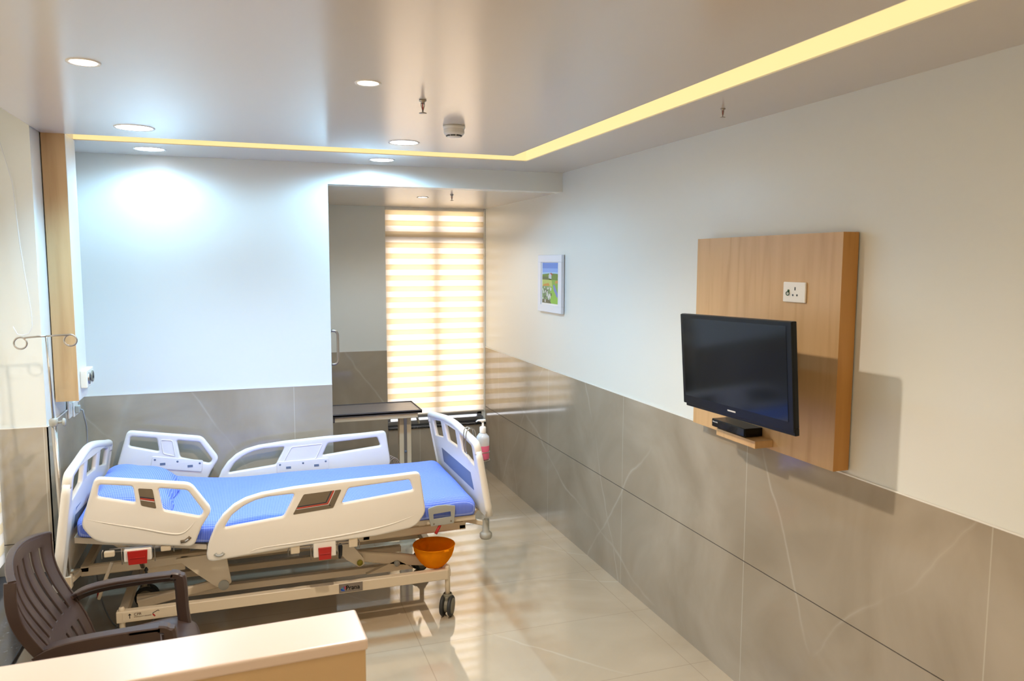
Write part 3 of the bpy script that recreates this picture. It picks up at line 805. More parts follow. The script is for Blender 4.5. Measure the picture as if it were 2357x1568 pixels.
    yo = y+side*(.014 if side < 0 else .022)
    bb = MB().use(M_red).prism([(xb-rw2, yo, zb_+rh2), (xb+rw2, yo, zb_+rh2), (xb+rw2*.92, yo, zb_-rh2), (xb-rw2*.92, yo, zb_-rh2)], (0, side*.010, 0))
    bb.box((xb-rw2*.75, yo+side*.010, zb_-.003), (xb+rw2*.75, yo+side*.013, zb_+.003), .001)
    bb.build('release_latch', None, o)
    bb = MB()
    for s_ in (-1, 1):
        bb.tube([(xb+s_*(bw2+.012), y+.012, zb_+.05), (xb+s_*(bw2+.012), y+.012, zb_-.04)], .003, 6)
        bb.tube([(xb+s_*(hx2+.03), y+.012, zb_+.045), (xb+s_*(hx2+.036), y+.012, zb_+.03), (xb+s_*(hx2+.036), y+.012, zb_+.0)], .003, 6)
    bb.tube([(xb-hx2, y+.012, zb_+.046), (xb+hx2, y+.012, zb_+.046)], .003, 6).tube([(xb-hx2, y+.012, zb_+.030), (xb+hx2, y+.012, zb_+.030)], .003, 6)
    bb.tube([(xb, y+.01, zb_+.01), (xb, y-side*.15, .50)], .012, 8)
    bb.build('linkage', M_chrome, o)
    # moulded crease along the lower part of the outside face
    cr = [(575, 1272), (600, 1262), (700, 1247), (800, 1230), (870, 1215), (915, 1202), (960, 1184)] if which == 'foot' else [(200, 1196), (240, 1204), (330, 1218), (385, 1228), (415, 1229), (432, 1220), (450, 1200)]
    cp_ = smooth_pts([(pn(*q)[0], outer, pn(*q)[1]) for q in cr], 5); nn = len(cp_)
    MB().tube(cp_, [.0005+.0042*math.sin(PI*i/(nn-1)) for i in range(nn)], 8).build('moulded_crease', M_bed, o)
    return o
for sd in (-1, 1):
    for wh in ('head', 'foot'): rail(sd, wh)

# end boards --------------------------------------------------------
def board(x_top, x_bot, zb, name, panel, sag):
    YC = 4.74
    lean = lambda z: x_bot+(x_top-x_bot)*(z-.6)/(1.05-.6)
    fn = lambda u, v, w: (lean(v)+w, YC+u, v-sag*max(0, (u+.1)/.7)*max(0, (v-.6)/.45))
    s = [(-.600, 1.045), (-.585, 1.085), (-.55, 1.092), (-.40, 1.10), (-.16, 1.115), (.0, 1.118)]
    top = s+[(-a, z_) for a, z_ in s[::-1][1:]]
    out = [(-.53, zb), (-.595, zb+.05), (-.612, .80), (-.607, .93)] + top + [(.607, .93), (.612, .80), (.595, zb+.05), (.53, zb)]
    h2 = [(-.13, .945), (.13, .945), (.14, 1.068), (-.14, 1.068)]
    h3 = [(-.49, .915), (-.24, .945), (-.235, 1.060), (-.50, 1.035)]
    h1 = [(-a, z_) for a, z_ in h3][::-1]
    o = plate(name, fillet(out, .025), [fillet(h1, .015), fillet(h2, .015), fillet(h3, .015)], .026, .010, fn, M_bed, bed)
    # rounded side posts and grip rail
    for s_ in (-1, 1):
        bb = MB().tube([fn(s_*.597, z_, 0) for z_ in (zb+.03, .7, .8, .9, .98, 1.03)], [.02, .022, .022, .021, .021, .018], 12)
        bb.build('side_post', M_bed, o)
    bb = MB().tube(smooth_pts([fn(a, z_-.02, 0) for a, z_ in [(-.592, 1.03), (-.585, 1.08), (-.54, 1.092), (-.40, 1.10), (-.16, 1.115), (0, 1.118), (.16, 1.115), (.40, 1.10), (.54, 1.092), (.585, 1.08), (.592, 1.03)]], 4), .022, 12)
    bb.build('grip_rail', M_bed, o)
    if panel:
        sgn = -1 if x_top > 0 else 1
        q = [(-.38, .735), (.37, .735), (.355, .845), (-.37, .845)]
        plate('inset_panel', fillet(q, .006), [], .002, .0005, lambda u, v, w: fn(u, v, sgn*.0135+w), M_bluegrey, o)
    return o
board(1.222, 1.300, .615, 'footboard', True, .045)
board(-.845, -.905, .47, 'headboard', True, .10)

# mattress platform -------------------------------------------------
XH, XK, XF = -.86, -.24, 1.262     # head end, bend, foot end
ANG = math.atan((.83-.72)/(.62))
def head_z(x, z0):   # raised head section
    return z0 + (XK-x)*math.tan(ANG) if x < XK else z0
b = MB()
b.prism([(XK+.01, 4.30, .575), (XF-.01, 4.30, .575), (XF-.01, 4.30, .602), (XK+.01, 4.30, .602)], (0, .90, 0))
b.build('foot_deck', M_bedmetal, bed)
b = MB(); zh = head_z(XH, .60)
b.prism([(XK, 4.30, .572), (XK, 4.30, .600), (XH, 4.30, zh), (XH, 4.30, zh-.03)], (0, .90, 0))
b.build('head_deck', M_bedmetal, bed)
# side frame of the upper section
for yy in (4.42, 5.02):
    MB().bar([(-.86, yy, .488), (1.22, yy, .512)], (0, 1, 0), .04, .055).build('upper_beam', M_bedmetal, bed)
b = MB()
for xx in (-.84, -.36, .0, .62, 1.20): b.box((xx-.02, 4.40, .485), (xx+.02, 5.04, .515), .003)
build_each(b, 'cross_beam', M_bedmetal, bed)
b = MB()
for yy in (4.42, 5.02):
    for xx in (-.20, .3, .95, 1.2): b.box((xx-.02, yy-.015, .515), (xx+.02, yy+.015, .576), .003)
for yy in (4.42, 5.02): b.bar([(-.55, yy, .51), (-.75, yy, head_z(-.75, .575))], (0, 1, 0), .02, .03)
build_each(b, 'deck_support', M_bedmetal, bed)
# end board mounting arms
b = MB()
for yy in (4.42, 5.02): b.bar([(1.2, yy, .512), (1.30, yy, .60), (1.30, yy, .66)], (0, 1, 0), .03, .02)
build_each(b, 'board_mount', M_bedmetal, bed)
b = MB()
for yy in (4.42, 5.02): b.bar([(-.85, yy, .49), (-.925, yy, .49), (-.925, yy, .56)], (0, 1, 0), .03, .02)
build_each(b, 'board_mount', M_bedmetal, bed)
# lift plates ("thighs") and swinging arms
def lift(yy):
    b = MB()
    b.prism([(-.40, yy, .505), (-.15, yy, .515), (-.125, yy, .34), (-.165, yy, .305), (-.21, yy, .33), (-.30, yy, .41)], (0, .03, 0))
    b.build('lift_plate', M_bedmetal, bed)
    b = MB(); b.lathe([(.028, -.008), (.028, .045), (0, .045)], (-.165, yy, .33), (0, 1, 0), 20).lathe([(0, -.008), (.028, -.008)], (-.165, yy, .33), (0, 1, 0), 20)
    b.build('pivot', M_greypl, bed)
    MB().bar([(-.165, yy+.05, .33), (-.60, yy+.05, .262)], (0, 1, 0), .03, .048).build('lift_arm', M_bedmetal, bed)
    b = MB(); b.prism([(.42, yy, .515), (.50, yy, .52), (.60, yy, .385), (.605, yy, .35), (.575, yy, .335), (.50, yy, .39), (.43, yy, .47)], (0, .03, 0))
    b.build('lift_plate', M_bedmetal, bed)
    b = MB(); b.lathe([(0, -.008), (.017, -.008), (.017, .04)], (.578, yy, .362), (0, 1, 0), 16)
    b.build('pivot', mat('brass_pin', (150, 140, 40), .4, metal=.5), bed)
    b = MB(); b.bar([(.57, yy+.05, .385), (.82, yy+.05, .335), (1.0, yy+.05, .300)], (0, 1, 0), .03, [.06, .07, .05])
    b.prism([(.62, yy+.035, .27), (.80, yy+.035, .335), (.86, yy+.035, .30), (.90, yy+.035, .27)], (0, .03, 0))
    b.build('lift_arm', M_bedmetal, bed)
    b = MB(); b.lathe([(0, -.006), (.017, -.006), (.017, .04)], (.80, yy+.025, .318), (0, 1, 0), 16); b.build('pivot', M_greypl, bed)
lift(4.385); lift(4.96)
b = MB().bar([(.45, 4.72, .50), (1.02, 4.72, .40)], (0, 1, 0), .05, .05); b.tube([(.1, 4.70, .47), (.5, 4.70, .42)], .025, 14)
b.build('actuator', M_bedmetal, bed)
# control box under the head
MB().box((-.55, 4.44, .42), (-.36, 4.60, .485), .006).build('control_box', M_bedmetal, bed)

# base frame
YB0, YB1 = 4.32, 5.05
for yy in (YB0, YB1):
    MB().box((-.69, yy-.022, .226), (1.085, yy+.022, .286), .005).build('base_rail', M_bedmetal, bed)
b = MB(); b.box((1.060, YB0, .235), (1.105, YB1, .28), .004)
b.build('base_crossbar', M_bedmetal, bed)
b = MB(); b.box((-.685, YB0, .235), (-.64, YB1, .28), .004)
b.build('base_crossbar', M_bedmetal, bed)
_st = MB().box((-.62, YB0+.2, .232), (.9, YB0+.24, .27), .004).box((-.62, YB1-.24, .232), (.9, YB1-.2, .27), .004); build_each(_st, 'base_stringer', M_bedmetal, bed)
# brand badge and CPR sticker on near rail
bd = MB().box((.447, YB0-.0245, .232), (.580, YB0-.022, .284), .001).build('badge', M_badge, bed)
b = MB(); cx0, cz0 = .466, .257
for k, (mt_, a0) in enumerate(((M_blue, 3.1), (mat('logo_teal', (60, 130, 150), .5), 2.55), (mat('logo_purple', (120, 60, 130), .5), 2.0), (M_rd, 1.45))):
    b.use(mt_)
    r_ = .020; a1 = a0-.5
    b.face([b.bm.verts.new(Vector((cx0+.012+q[0], YB0-.0248, cz0-.010+q[1]))) for q in ((0, 0), (r_*math.cos(a0), r_*math.sin(a0)), (r_*1.2*math.cos((a0+a1)/2), r_*1.2*math.sin((a0+a1)/2)), (r_*math.cos(a1), r_*math.sin(a1)))])
b.use(M_blue); b.face([b.bm.verts.new(Vector((cx0+q[0], YB0-.0248, cz0+q[1]))) for q in ((-.012, -.004), (.012, -.011), (.014, -.016), (-.004, -.015))])
b.build('badge_mark', None, bd)
text_mesh('badge_text', 'Prana', .036, lambda u, v, w: (.484+u, YB0-.0248-abs(w), .257+v), M_wh, bd, font_scale=.98, offset=.0004)
cp = MB().box((-.66, YB0-.0235, .236), (-.40, YB0-.022, .279), .0005).build('instruction_sticker', M_bedmetal, bed)
text_mesh('sticker_text', 'CPR', .020, lambda u, v, w: (-.605+u, YB0-.0238-abs(w), .266+v), M_red, cp)
text_mesh('sticker_text', 'EMERGENCY RELEASE', .0085, lambda u, v, w: (-.605+u, YB0-.0238-abs(w), .252+v), M_red, cp)
b = MB().use(M_ink).bar([(-.625, YB0-.024, .247), (-.625, YB0-.024, .268)], (0, 1, 0), .001, .0035)
b.face([b.bm.verts.new(Vector((x_, YB0-.0245, z_))) for x_, z_ in ((-.633, .265), (-.617, .265), (-.625, .275))])
b.use(M_red).bar([(-.505, YB0-.024, .243), (-.515, YB0-.024, .256)], (0, 1, 0), .001, .007)
b.use(M_ink).bar([(-.515, YB0-.024, .256), (-.515, YB0-.024, .262), (-.488, YB0-.024, .275), (-.485, YB0-.024, .268)], (0, 1, 0), .001, .003)
b.build('sticker_pictogram', None, cp)

# casters
def caster(x, y, ang, r=.062):
    b = MB().lathe([(0, .300), (.013, .300), (.015, .296), (.015, .12), (.013, .118)], (x, y, 0), seg=20).lathe([(.0, .305), (.012, .305), (.014, .298)], (x, y, 0))
    c = b.build('caster', M_bedmetal, bed)
    d = Vector((math.cos(ang), math.sin(ang), 0)); ax = Vector((-d.y, d.x, 0))
    h = Vector((x, y, r))-d*.012
    MB().lathe([(.024, .134), (.028, .128), (.028, .112), (.020, .104), (.013, .10)], (x, y, 0), seg=24).build('swivel_cap', M_olive, c)
    bb = MB()
    Mx = Matrix((d, ax, Vector((0, 0, 1)))).transposed().to_4x4(); Mx.translation = h
    bb.box((-.02, -.012, -.015), (.03, .012, .058), .008, Mx)
    bb.lathe([(.040, -.010), (.040, .010)], tuple(h), tuple(ax)); bb.build('fork', M_olive, c)
    for s_ in (-1, 1):
        w0 = .013; w1 = .034
        bb = MB().lathe([(.03, w0), (r-.006, w0), (r, w0+.006), (r, w1-.006), (r-.006, w1), (.046, w1)], tuple(h), tuple(ax*s_), 36)
        tyre = bb.build('wheel', M_rubber, c)
        MB().lathe([(.047, w1-.001), (.044, w1+.003), (.012, w1+.006), (0, w1+.006)], tuple(h), tuple(ax*s_), 32).build('wheel_cap', M_olive, tyre)
caster(1.085, YB0, 1.05); caster(1.085, YB1, .5)
caster(-.665, YB0, 0.2); caster(-.64, 5.02, PI-.15, .066)
# corner bumpers
for yy, s_ in ((4.30, 1), (5.20, 1)):
    b = MB().bar([(1.20, 4.42 if yy < 4.7 else 5.06, .545), (1.312, yy, .545)], (0, 0, 1), .03, .02); b.build('bumper_arm', M_bedmetal, bed)
    b = MB().lathe([(0, .575), (.010, .575), (.012, .573), (.012, .57), (.019, .572), (.0205, .566), (.0205, .495), (.030, .490), (.037, .482), (.037, .462), (.030, .452), (0, .450)], (1.318, yy, 0), seg=28)
    b.build('corner_bumper', M_greypl, bed)
# mattress retainers with an opening
def retainer(y, s_):
    q = [(985, 1171), (1005, 1164), (1025, 1162), (1048, 1164), (1045, 1204), (1022, 1208), (992, 1212), (988, 1195)]
    hq = [(997, 1184), (1037, 1177), (1038, 1189), (998, 1195)]
    f = lambda a: [(on(x_, y_, 1, 4.262).x, on(x_, y_, 1, 4.262).z) for x_, y_ in a]
    o = plate('mattress_retainer', fillet(f(q), .008), [fillet(f(hq), .005)], .008, .002, lambda u, v, w: (u, y+w, v), M_greypl, bed)
    bb = MB()
    for px, py in ((998.5, 1206), (1038, 1199)):
        p = on(px, py, 1, 4.262); bb.lathe([(.005, 0), (.004, .003), (0, .003)], (p.x, y+s_*.004, p.z), (0, s_, 0), 10)
    build_each(bb, 'screw', M_decal, o)
    return o
retainer(4.262, -1); retainer(5.238, 1)
# red CPR pull
a = on(1014, 1207, 1, 4.27); c_ = on(1003, 1229, 1, 4.25)
MB().tube([a, c_], [.008, .0095], 12).build('release_lever', M_red, bed)
a = on(223, 1366, 1, 4.6)
MB().tube([(-.80, 4.5, .30), (-.79, 4.5, .36)], [.010, .012], 12).build('release_lever', M_red, bed)
# folded white stay rods near the head
b = MB().tube([(-.70, 4.33, .55), (-.735, 4.33, .46), (-.77, 4.33, .36)], .009, 8).tube([(-.735, 4.33, .47), (-.69, 4.33, .42)], .006, 8)
b.build('drainage_hook', M_bedmetal, bed)
# black knobs hanging under the rails
b = MB().tube([(.455, 4.26, .535), (.455, 4.26, .52), (.455, 4.26, .47), (.450, 4.26, .45)], [.006, .013, .010, .006], 10); b.build('lock_knob', M_black, bed)
b = MB().tube([(-.545, 4.36, .49), (-.545, 4.36, .475), (-.545, 4.36, .465), (-.545, 4.36, .44)], [.004, .011, .005, .012], 10); b.build('lock_knob', M_black, bed)
# cable coils behind the far rail at the foot
b = MB()
for k in range(4):
    pts = smooth_pts([(.90+.004*k, 5.36, .70-.01*k), (.93+.012*k, 5.37, .735-.008*k), (.965+.014*k, 5.37, .66), (.975+.014*k, 5.37, .55), (.95+.012*k, 5.36, .46), (.91+.01*k, 5.35, .44), (.89, 5.345, .52)], 5)
    b.tube(pts, .0045, 6)
b.build('control_cable', M_brcord, bed)

# mattress -----------------------------------------------------------
def soft_block(nx, ny, nz, fn, name, m_, parent=None, sub=1):
    bm = bmesh.new(); g = {}
    for i in range(nx+1):
        for j in range(ny+1):
            for k in range(nz+1):
                if i in (0, nx) or j in (0, ny) or k in (0, nz): g[i, j, k] = bm.verts.new(fn(i/nx, j/ny, k/nz))
    def q(a, b_, c, d):
        try: bm.faces.new((g[a], g[b_], g[c], g[d])).smooth = True
        except Exception: pass
    for i in range(nx):
        for j in range(ny):
            for k in (0, nz): q((i,j,k), (i+1,j,k), (i+1,j+1,k), (i,j+1,k))
    for i in range(nx):
        for k in range(nz):
            for j in (0, ny): q((i,j,k), (i+1,j,k), (i+1,j,k+1), (i,j,k+1))
    for j in range(ny):
        for k in range(nz):
            for i in (0, nx): q((i,j,k), (i,j+1,k), (i,j+1,k+1), (i,j,k+1))
    bmesh.ops.recalc_face_normals(bm, faces=bm.faces)
    me = bpy.data.meshes.new(name); bm.to_mesh(me); bm.free(); me.materials.append(m_)
    o = link(name, me, parent)
    if sub:
        md = o.modifiers.new('s', 'SUBSURF'); md.levels = sub; md.render_levels = sub
    return o
def rnd(t_, half, r):
    """pull edge-most grid lines in so corners round"""
    return t_
rn = random.Random(8)
def wob(x, y): return .004*math.sin(x*9+y*4)*math.sin(y*7-x*3)+.003*math.sin(x*17+1)*math.cos(y*13)
def matt_fn(t_, s_, k):
    x = -.845+(1.247+.845)*t_; y = 4.285+(5.232-4.285)*s_
    ex = min(t_*2.09, (1-t_)*2.09); ey = min(s_*.947, (1-s_)*.947)
    z0 = head_z(x, .603)
    # ease the bend
    if abs(x-XK) < .15: z0 = .603+ math.tan(ANG)*max(0, (XK-x)+.15)**2/(4*.15)
    th = .118
    drop = 0
    R = .03
    for e_ in (ex, ey):
        if e_ < R: drop += R-math.sqrt(max(0, R*R-(R-e_)**2))
    z = z0+th*k
    if k > .5: z -= drop*(k-.5)*2*.9; z += wob(x, y)*(k)
    bulge = .006*math.sin(PI*k)
    if s_ == 0: y -= bulge+.003*math.sin(x*23)*k
    if s_ == 1: y += bulge
    if t_ == 1: x += bulge
    return Vector((x, y, z))
mt_o = soft_block(60, 28, 4, matt_fn, 'mattress', M_sheet, None, 1)
tag(mt_o, 'thin mattress under a blue checked fitted sheet on the hospital bed', 'mattress')
# pillow --------------------------------------------------------------
def pil_fn(t_, s_, k):
    u, v = (t_-.5)*2, (s_-.5)*2
    w = .40; d = .62
    puff = max(0, (1-abs(u)**2.6))*max(0, (1-abs(v)**2.6))
    puff = puff**.45
    fl = .5 if (abs(u) > .9 or abs(v) > .9) else 1
    x = -.615+u*w/2*(1-.06*(abs(v)**2))+.01*math.sin(v*6); y = 4.755+v*d/2*1.15*(1-.05*abs(u)**2)
    zb_ = head_z(x, .728)+.004
    z = zb_+(.105*puff+.004)*k+.006*math.sin(u*5+v*7)*k*puff+(.012*math.sin(v*14)*(abs(u) > .85))*k
    return Vector((x, y, z))
pw = soft_block(20, 28, 2, pil_fn, 'pillow', M_sheet, None, 1)
tag(pw, 'flat pillow in a blue checked case lying at the head of the bed', 'pillow')

# IV pole ---------------------------------------------------------------
iv = thing('iv_pole', 'thin steel drip stand with two looped hooks at the bed head', 'iv pole', (-.90, 4.30, .50))
def ivx(z): return -.929+( -.9+.929)*(1.738-z)/(1.738-.527)
YI = 4.285
MB().tube([(ivx(.43), YI, .43), (ivx(1.315), YI, 1.315)], .0135, 16).build('lower_tube', M_chrome, iv)
MB().tube([(ivx(1.30), YI, 1.30), (ivx(1.73), YI, 1.735)], .0055, 10).build('upper_rod', M_chrome, iv)
b = MB().lathe([(0, 1.332), (.012, 1.33), (.020, 1.322), (.020, 1.300), (.016, 1.292), (.0135, 1.29)], (ivx(1.31), YI, 0), seg=20)
b.tube([(ivx(1.31)+.012, YI, 1.308), (ivx(1.31)+.05, YI, 1.31)], .006, 8); b.lathe([(0, 0), (.018, 0), (.021, .004), (.018, .012), (0, .012)], (ivx(1.31)+.04, YI, 1.308), (1, 0, .0), 8)
b.build('clamp_collar', M_greypl, iv)
x0_ = ivx(1.738)
def hook(s_, zend):
    cx_, r = (x0_-.112, .028) if s_ < 0 else (x0_+.103, .028)
    pts = [(x0_, YI, 1.737)]
    if s_ < 0: pts += [(x0_-.04, YI, 1.7365), (x0_-.09, YI, 1.732)] + [(cx_+r*math.cos(a), YI+.004*i/12, 1.706+r*math.sin(a)) for i, a in enumerate([1.2-2*PI*1.05*k/20 for k in range(21)])]
    else: pts += [(x0_+.04, YI, 1.74), (x0_+.085, YI, 1.741)] + [(cx_+r*math.cos(a), YI+.004*i/12, 1.714+r*math.sin(a)) for i, a in enumerate([1.7-2*PI*1.05*k/20 for k in range(21)])]
    MB().tube(pts, .0042, 8).build('hook', M_chrome, iv)
hook(-1, 0); hook(1, 0)
MB().box((ivx(.9)+.0105, YI-.014, .875), (ivx(.9)+.017, YI+.012, .95), .002).build('tag', mat('tag_red', (210, 30, 40), .4), iv)
b = MB().box((ivx(.48)-.022, YI-.022, .455), (ivx(.48)+.022, YI+.022, .52), .004); b.bar([(ivx(.48)+.01, YI+.0, .487), (-.86, 4.42, .487)], (0, 0, 1), .03, .02)
b.build('pole_socket', M_bedmetal, bed)

# orange bowl --------------------------------------------------------------
bw = thing('plastic_bowl', 'translucent orange plastic bowl resting on the bed base frame', 'bowl', (1.075, 4.45, .286))
prof = [(0, .0), (.055, .0), (.060, .004), (.085, .03), (.108, .065), (.120, .10), (.124, .128), (.127, .130), (.126, .133), (.121, .131), (.117, .10), (.105, .066), (.083, .034), (.058, .009), (0, .006)]
Bc = (1.02, 4.39, .287)
MB().lathe(prof, Bc, seg=48).build('shell', M_orange, bw)
b = MB()
for a in (1.9, 5.1):
    p = Vector((Bc[0]+.125*math.cos(a), Bc[1]+.125*math.sin(a), Bc[2]+.125)); b.box(p-Vector((.014, .010, .004)), p+Vector((.014, .010, .005)), .003)
build_each(b, 'lug', M_orange, bw)

# soap bottle and its wire holder on footboard --------------------------------
sbx, sby, sbz = 1.300, 4.30, .935
hd = thing('bottle_holder', 'bent wire holder hooked over the top of the footboard', 'wire holder', (1.25, 4.27, 1.0))
b = MB()
for dy in (-.026, .026):
    b.tube(smooth_pts([(1.197, sby+dy, .985), (1.188, sby+dy, 1.04), (1.193, sby+dy, 1.115), (1.215, sby+dy, 1.132), (1.243, sby+dy, 1.120), (1.249, sby+dy, 1.06), (1.252, sby+dy, .97)], 4), .0032, 8)
b.tube([(1.197, sby-.026, .985), (1.197, sby+.026, .985)], .003, 8).tube([(1.215, sby-.026, 1.132), (1.215, sby+.026, 1.132)], .003, 8)
b.tube([(sbx+.040*math.cos(a), sby+.040*math.sin(a), .985) for a in [2*PI*k/24 for k in range(24)]], .003, 8, closed=True)
b.tube([(sbx+.040*math.cos(a), sby+.040*math.sin(a), .945-.01) for a in [2*PI*k/24 for k in range(24)]], .003, 8, closed=True)
b.tube([(sbx-.038, sby, .935), (sbx+.038, sby, .935)], .003, 8).tube([(sbx, sby-.038, .935), (sbx, sby+.038, .935)], .003, 8)
b.tube([(1.252, sby, .97), (1.252, sby, .935)], .003, 8)
b.build('wire', M_chrome, hd)
sp = thing('soap_bottle', 'white pump bottle half full of pink liquid on the footboard', 'pump bottle', (sbx, sby, .938))
z0 = .94
def up(*pr): return [(r_*1.12, h_*1.22) for r_, h_ in pr]
MB().lathe(up((0, 0), (.030, 0), (.034, .004), (.0345, .068)), (sbx, sby, z0), seg=28).build('liquid', M_pink, sp)
MB().lathe(up((.0345, .068), (.035, .10), (.033, .112), (.022, .124), (.015, .130), (.014, .136)), (sbx, sby, z0), seg=28).build('bottle', M_clear, sp)
b = MB().lathe(up((.017, .130), (.017, .156), (.013, .160), (.006, .162), (.005, .185), (0, .185)), (sbx, sby, z0), seg=20)
b.tube([(sbx, sby, z0+.223), (sbx-.01, sby+.0, z0+.232), (sbx-.026, sby+.012, z0+.231), (sbx-.036, sby+.018, z0+.222)], [.008, .008, .005, .004], 10)
b.tube([(sbx-.004, sby, z0+.231), (sbx+.016, sby-.006, z0+.233)], [.008, .007], 10)
b.build('pump', M_wh, sp)

# overbed table -----------------------------------------------------------------
ob = thing('overbed_table', 'wheeled overbed table with brown tray top standing in the alcove', 'table', (1.17, 6.04, 0))
TX0, TX1, TY0, TY1, TZ = .565, 1.272, 5.84, 6.25, .958
MB().box((TX0, TY0, TZ-.024), (TX1, TY1, TZ-.006), .004).build('table_top', M_tabletop, ob)
b = MB(); e_ = .008
b.box((TX0, TY0, TZ-.026), (TX1, TY0+e_, TZ), .002).box((TX0, TY1-e_, TZ-.026), (TX1, TY1, TZ), .002).box((TX0, TY0, TZ-.026), (TX0+e_, TY1, TZ), .002).box((TX1-e_, TY0, TZ-.026), (TX1, TY1, TZ), .002)
b.build('edge_lip', M_tabedge, ob)
MB().box((TX0+.035, TY0+.02, TZ-.066), (TX1-.03, TY0+.06, TZ-.027), .004).box((TX0+.035, TY1-.06, TZ-.066), (TX1-.03, TY1-.02, TZ-.027), .004).build('under_frame', M_bedmetal, ob)
MB().box((TX0+.003, TY0+.01, TZ-.066), (TX0+.04, TY1-.01, TZ-.027), .004).build('end_cap', M_tabedge, ob)
b = MB().bar([(TX1-.02, 6.0, TZ-.035), (TX1+.005, 6.0, TZ-.14)], (0, 1, 0), .04, .015); b.build('release_handle', M_greypl, ob)
px_ = 1.165
MB().box((px_-.048, 5.98, .10), (px_+.048, 6.05, TZ-.03), .006).build('outer_column', M_bedmetal, ob)
MB().box((px_-.012, 5.975, .12), (px_+.012, 5.981, TZ-.07), .001).build('column_groove', M_alu, ob)
b = MB().lathe([(.011, 0), (.011, .004), (0, .005)], (px_, 5.975, .60), (0, -1, 0), 12); b.build('lock_button', M_bluegrey, ob)
b = MB().box((px_-.03, 5.72, .055), (px_+.03, 6.32, .10), .006).box((.70, 5.72, .055), (px_+.03, 5.77, .095), .006).box((.70, 6.27, .055), (px_+.03, 6.32, .095), .006)
b.build('base_frame', M_bedmetal, ob)
for xx in (.72, 1.165):
    for yy in (5.745, 6.295):
        MB().lathe([(0, -.012), (.024, -.012), (.027, -.008), (.027, .008), (.024, .012), (0, .012)], (xx, yy, .027), (0, 1, 0), 20).build('wheel', M_rubber, ob)

# ================================================================ CHAIR
ch = thing('armchair', 'dark brown moulded plastic armchair with slotted back beside the bed', 'chair', (-.48, 3.36, 0))
CY = 3.345
def chp(u, v):
    """back sheet: u across -1..1, v 0 bottom .. 1 top"""
    z = .45+(.548-.035*u*u)*v
    x = -.66-.155*v-.035*math.sin(PI*v*1.0)*(1 if v < .5 else 1)+.055*(u*u)*(.4+.6*v)-.03*v*v
    x += .018*math.sin(v*2*PI)-.02*v
    half = .20+.075*math.sin(min(v, 1)*PI*.62)
    return Vector((x, CY+u*half, z))
us = [-1.0, -.86]
wid = []
edges = [-1, -.80]
slots = []
nsl = 6
for k in range(nsl):
    c0 = -.70+1.40*k/(nsl-1)
    slots.append((c0-.036, c0+.036))
us = [-1, -.9]
for a_, b_ in slots: us += [a_, b_]
us += [.9, 1]
# extra divisions in slats
uu = []
for i in range(len(us)-1):
    uu.append(us[i])
    if not any(abs(us[i]-s_[0]) < 1e-6 for s_ in slots): uu.append((us[i]+us[i+1])/2)
uu.append(us[-1])
NV = 40
bm = bmesh.new()
grid = [[bm.verts.new(chp(u, j/NV)) for u in uu] for j in range(NV+1)]
for j in range(NV):
    v = (j+.5)/NV
    for i in range(len(uu)-1):
        um = (uu[i]+uu[i+1])/2
        inslot = any(a_ < um < b_ for a_, b_ in slots)
        lim = .93-.03*abs(um)
        if inslot and ((.40 < v < lim-.02) or (.07 < v < .30)): continue
        bm.faces.new((grid[j][i], grid[j][i+1], grid[j+1][i+1], grid[j+1][i])).smooth = True
bmesh.ops.recalc_face_normals(bm, faces=bm.faces)
me = bpy.data.meshes.new('backrest'); bm.to_mesh(me); bm.free(); me.materials.append(M_brown)
bo = link('backrest', me, ch)
md = bo.modifiers.new('t', 'SOLIDIFY'); md.thickness = .008; md.offset = 0
md = bo.modifiers.new('b', 'BEVEL'); md.width = .002; md.segments = 2; md.limit_method = 'ANGLE'
b = MB()
for s_ in (-1, 1): b.bar([chp(s_, j/20)+Vector((-.014, 0, 0)) for j in range(21)], (0, 1, 0), .012, .04)
b.bar([chp(u/10, 1)+Vector((-.008, 0, .0)) for u in range(-10, 11)], (0, 0, 1), .012, .026)
b.build('back_rim', M_brown, ch)
# seat
def seat_fn(t_, s_, k):
    v = (s_-.5)*2; x = -.70+.445*t_
    front = .040*(1-v*v)*t_**3
    half = .225+.06*min(1, t_*1.3)
    z = .495+.02*t_-.014*(1-v*v)*math.sin(PI*min(1, t_*1.05))-.05*max(0, t_-.84)/.16
    z += .014*max(0, abs(v)-.7)/.3
    return Vector((x+front, CY+v*half, z-.016*(1-k)))
so_ = soft_block(14, 14, 1, seat_fn, 'seat', M_brown, ch, 1)
# legs and arms
for s_ in (-1, 1):
    ya = CY+s_*.265
    # armrest top, curving down to the front leg
    path = smooth_pts([(-.765, CY+s_*.235, .665), (-.70, CY+s_*.255, .700), (-.60, ya, .716), (-.45, ya, .722), (-.345, ya, .722)], 5)
    MB().bar(path, (0, 1, 0), [.034]*4+[.05]*(len(path)-4), .018).bar([(p.x, p.y+s_*.022, p.z-.018) for p in path], (0, 1, 0), .006, .045).build('armrest', M_brown, ch)
    path = smooth_pts([(-.352, ya, .722), (-.322, ya, .712), (-.314, ya, .67), (-.310, ya, .56), (-.300, ya, .46), (-.280, ya, .22), (-.26, ya, 0)], 5)
    MB().bar(path, (0, 1, 0), .05, [.03]*6+[.05]*(len(path)-6)).build('leg', M_brown, ch)
    path = smooth_pts([(-.69, CY+s_*.215, .45), (-.74, CY+s_*.225, .3), (-.80, CY+s_*.235, .0)], 5)
    MB().bar(path, (0, 1, 0), .04, [.055]*5+[.045]*(len(path)-5)).build('leg', M_brown, ch)
b = MB()
for s_ in (-1, 1): b.bar([(-.70, CY+s_*.235, .43), (-.28, CY+s_*.262, .43)], (0, 1, 0), .008, .05)
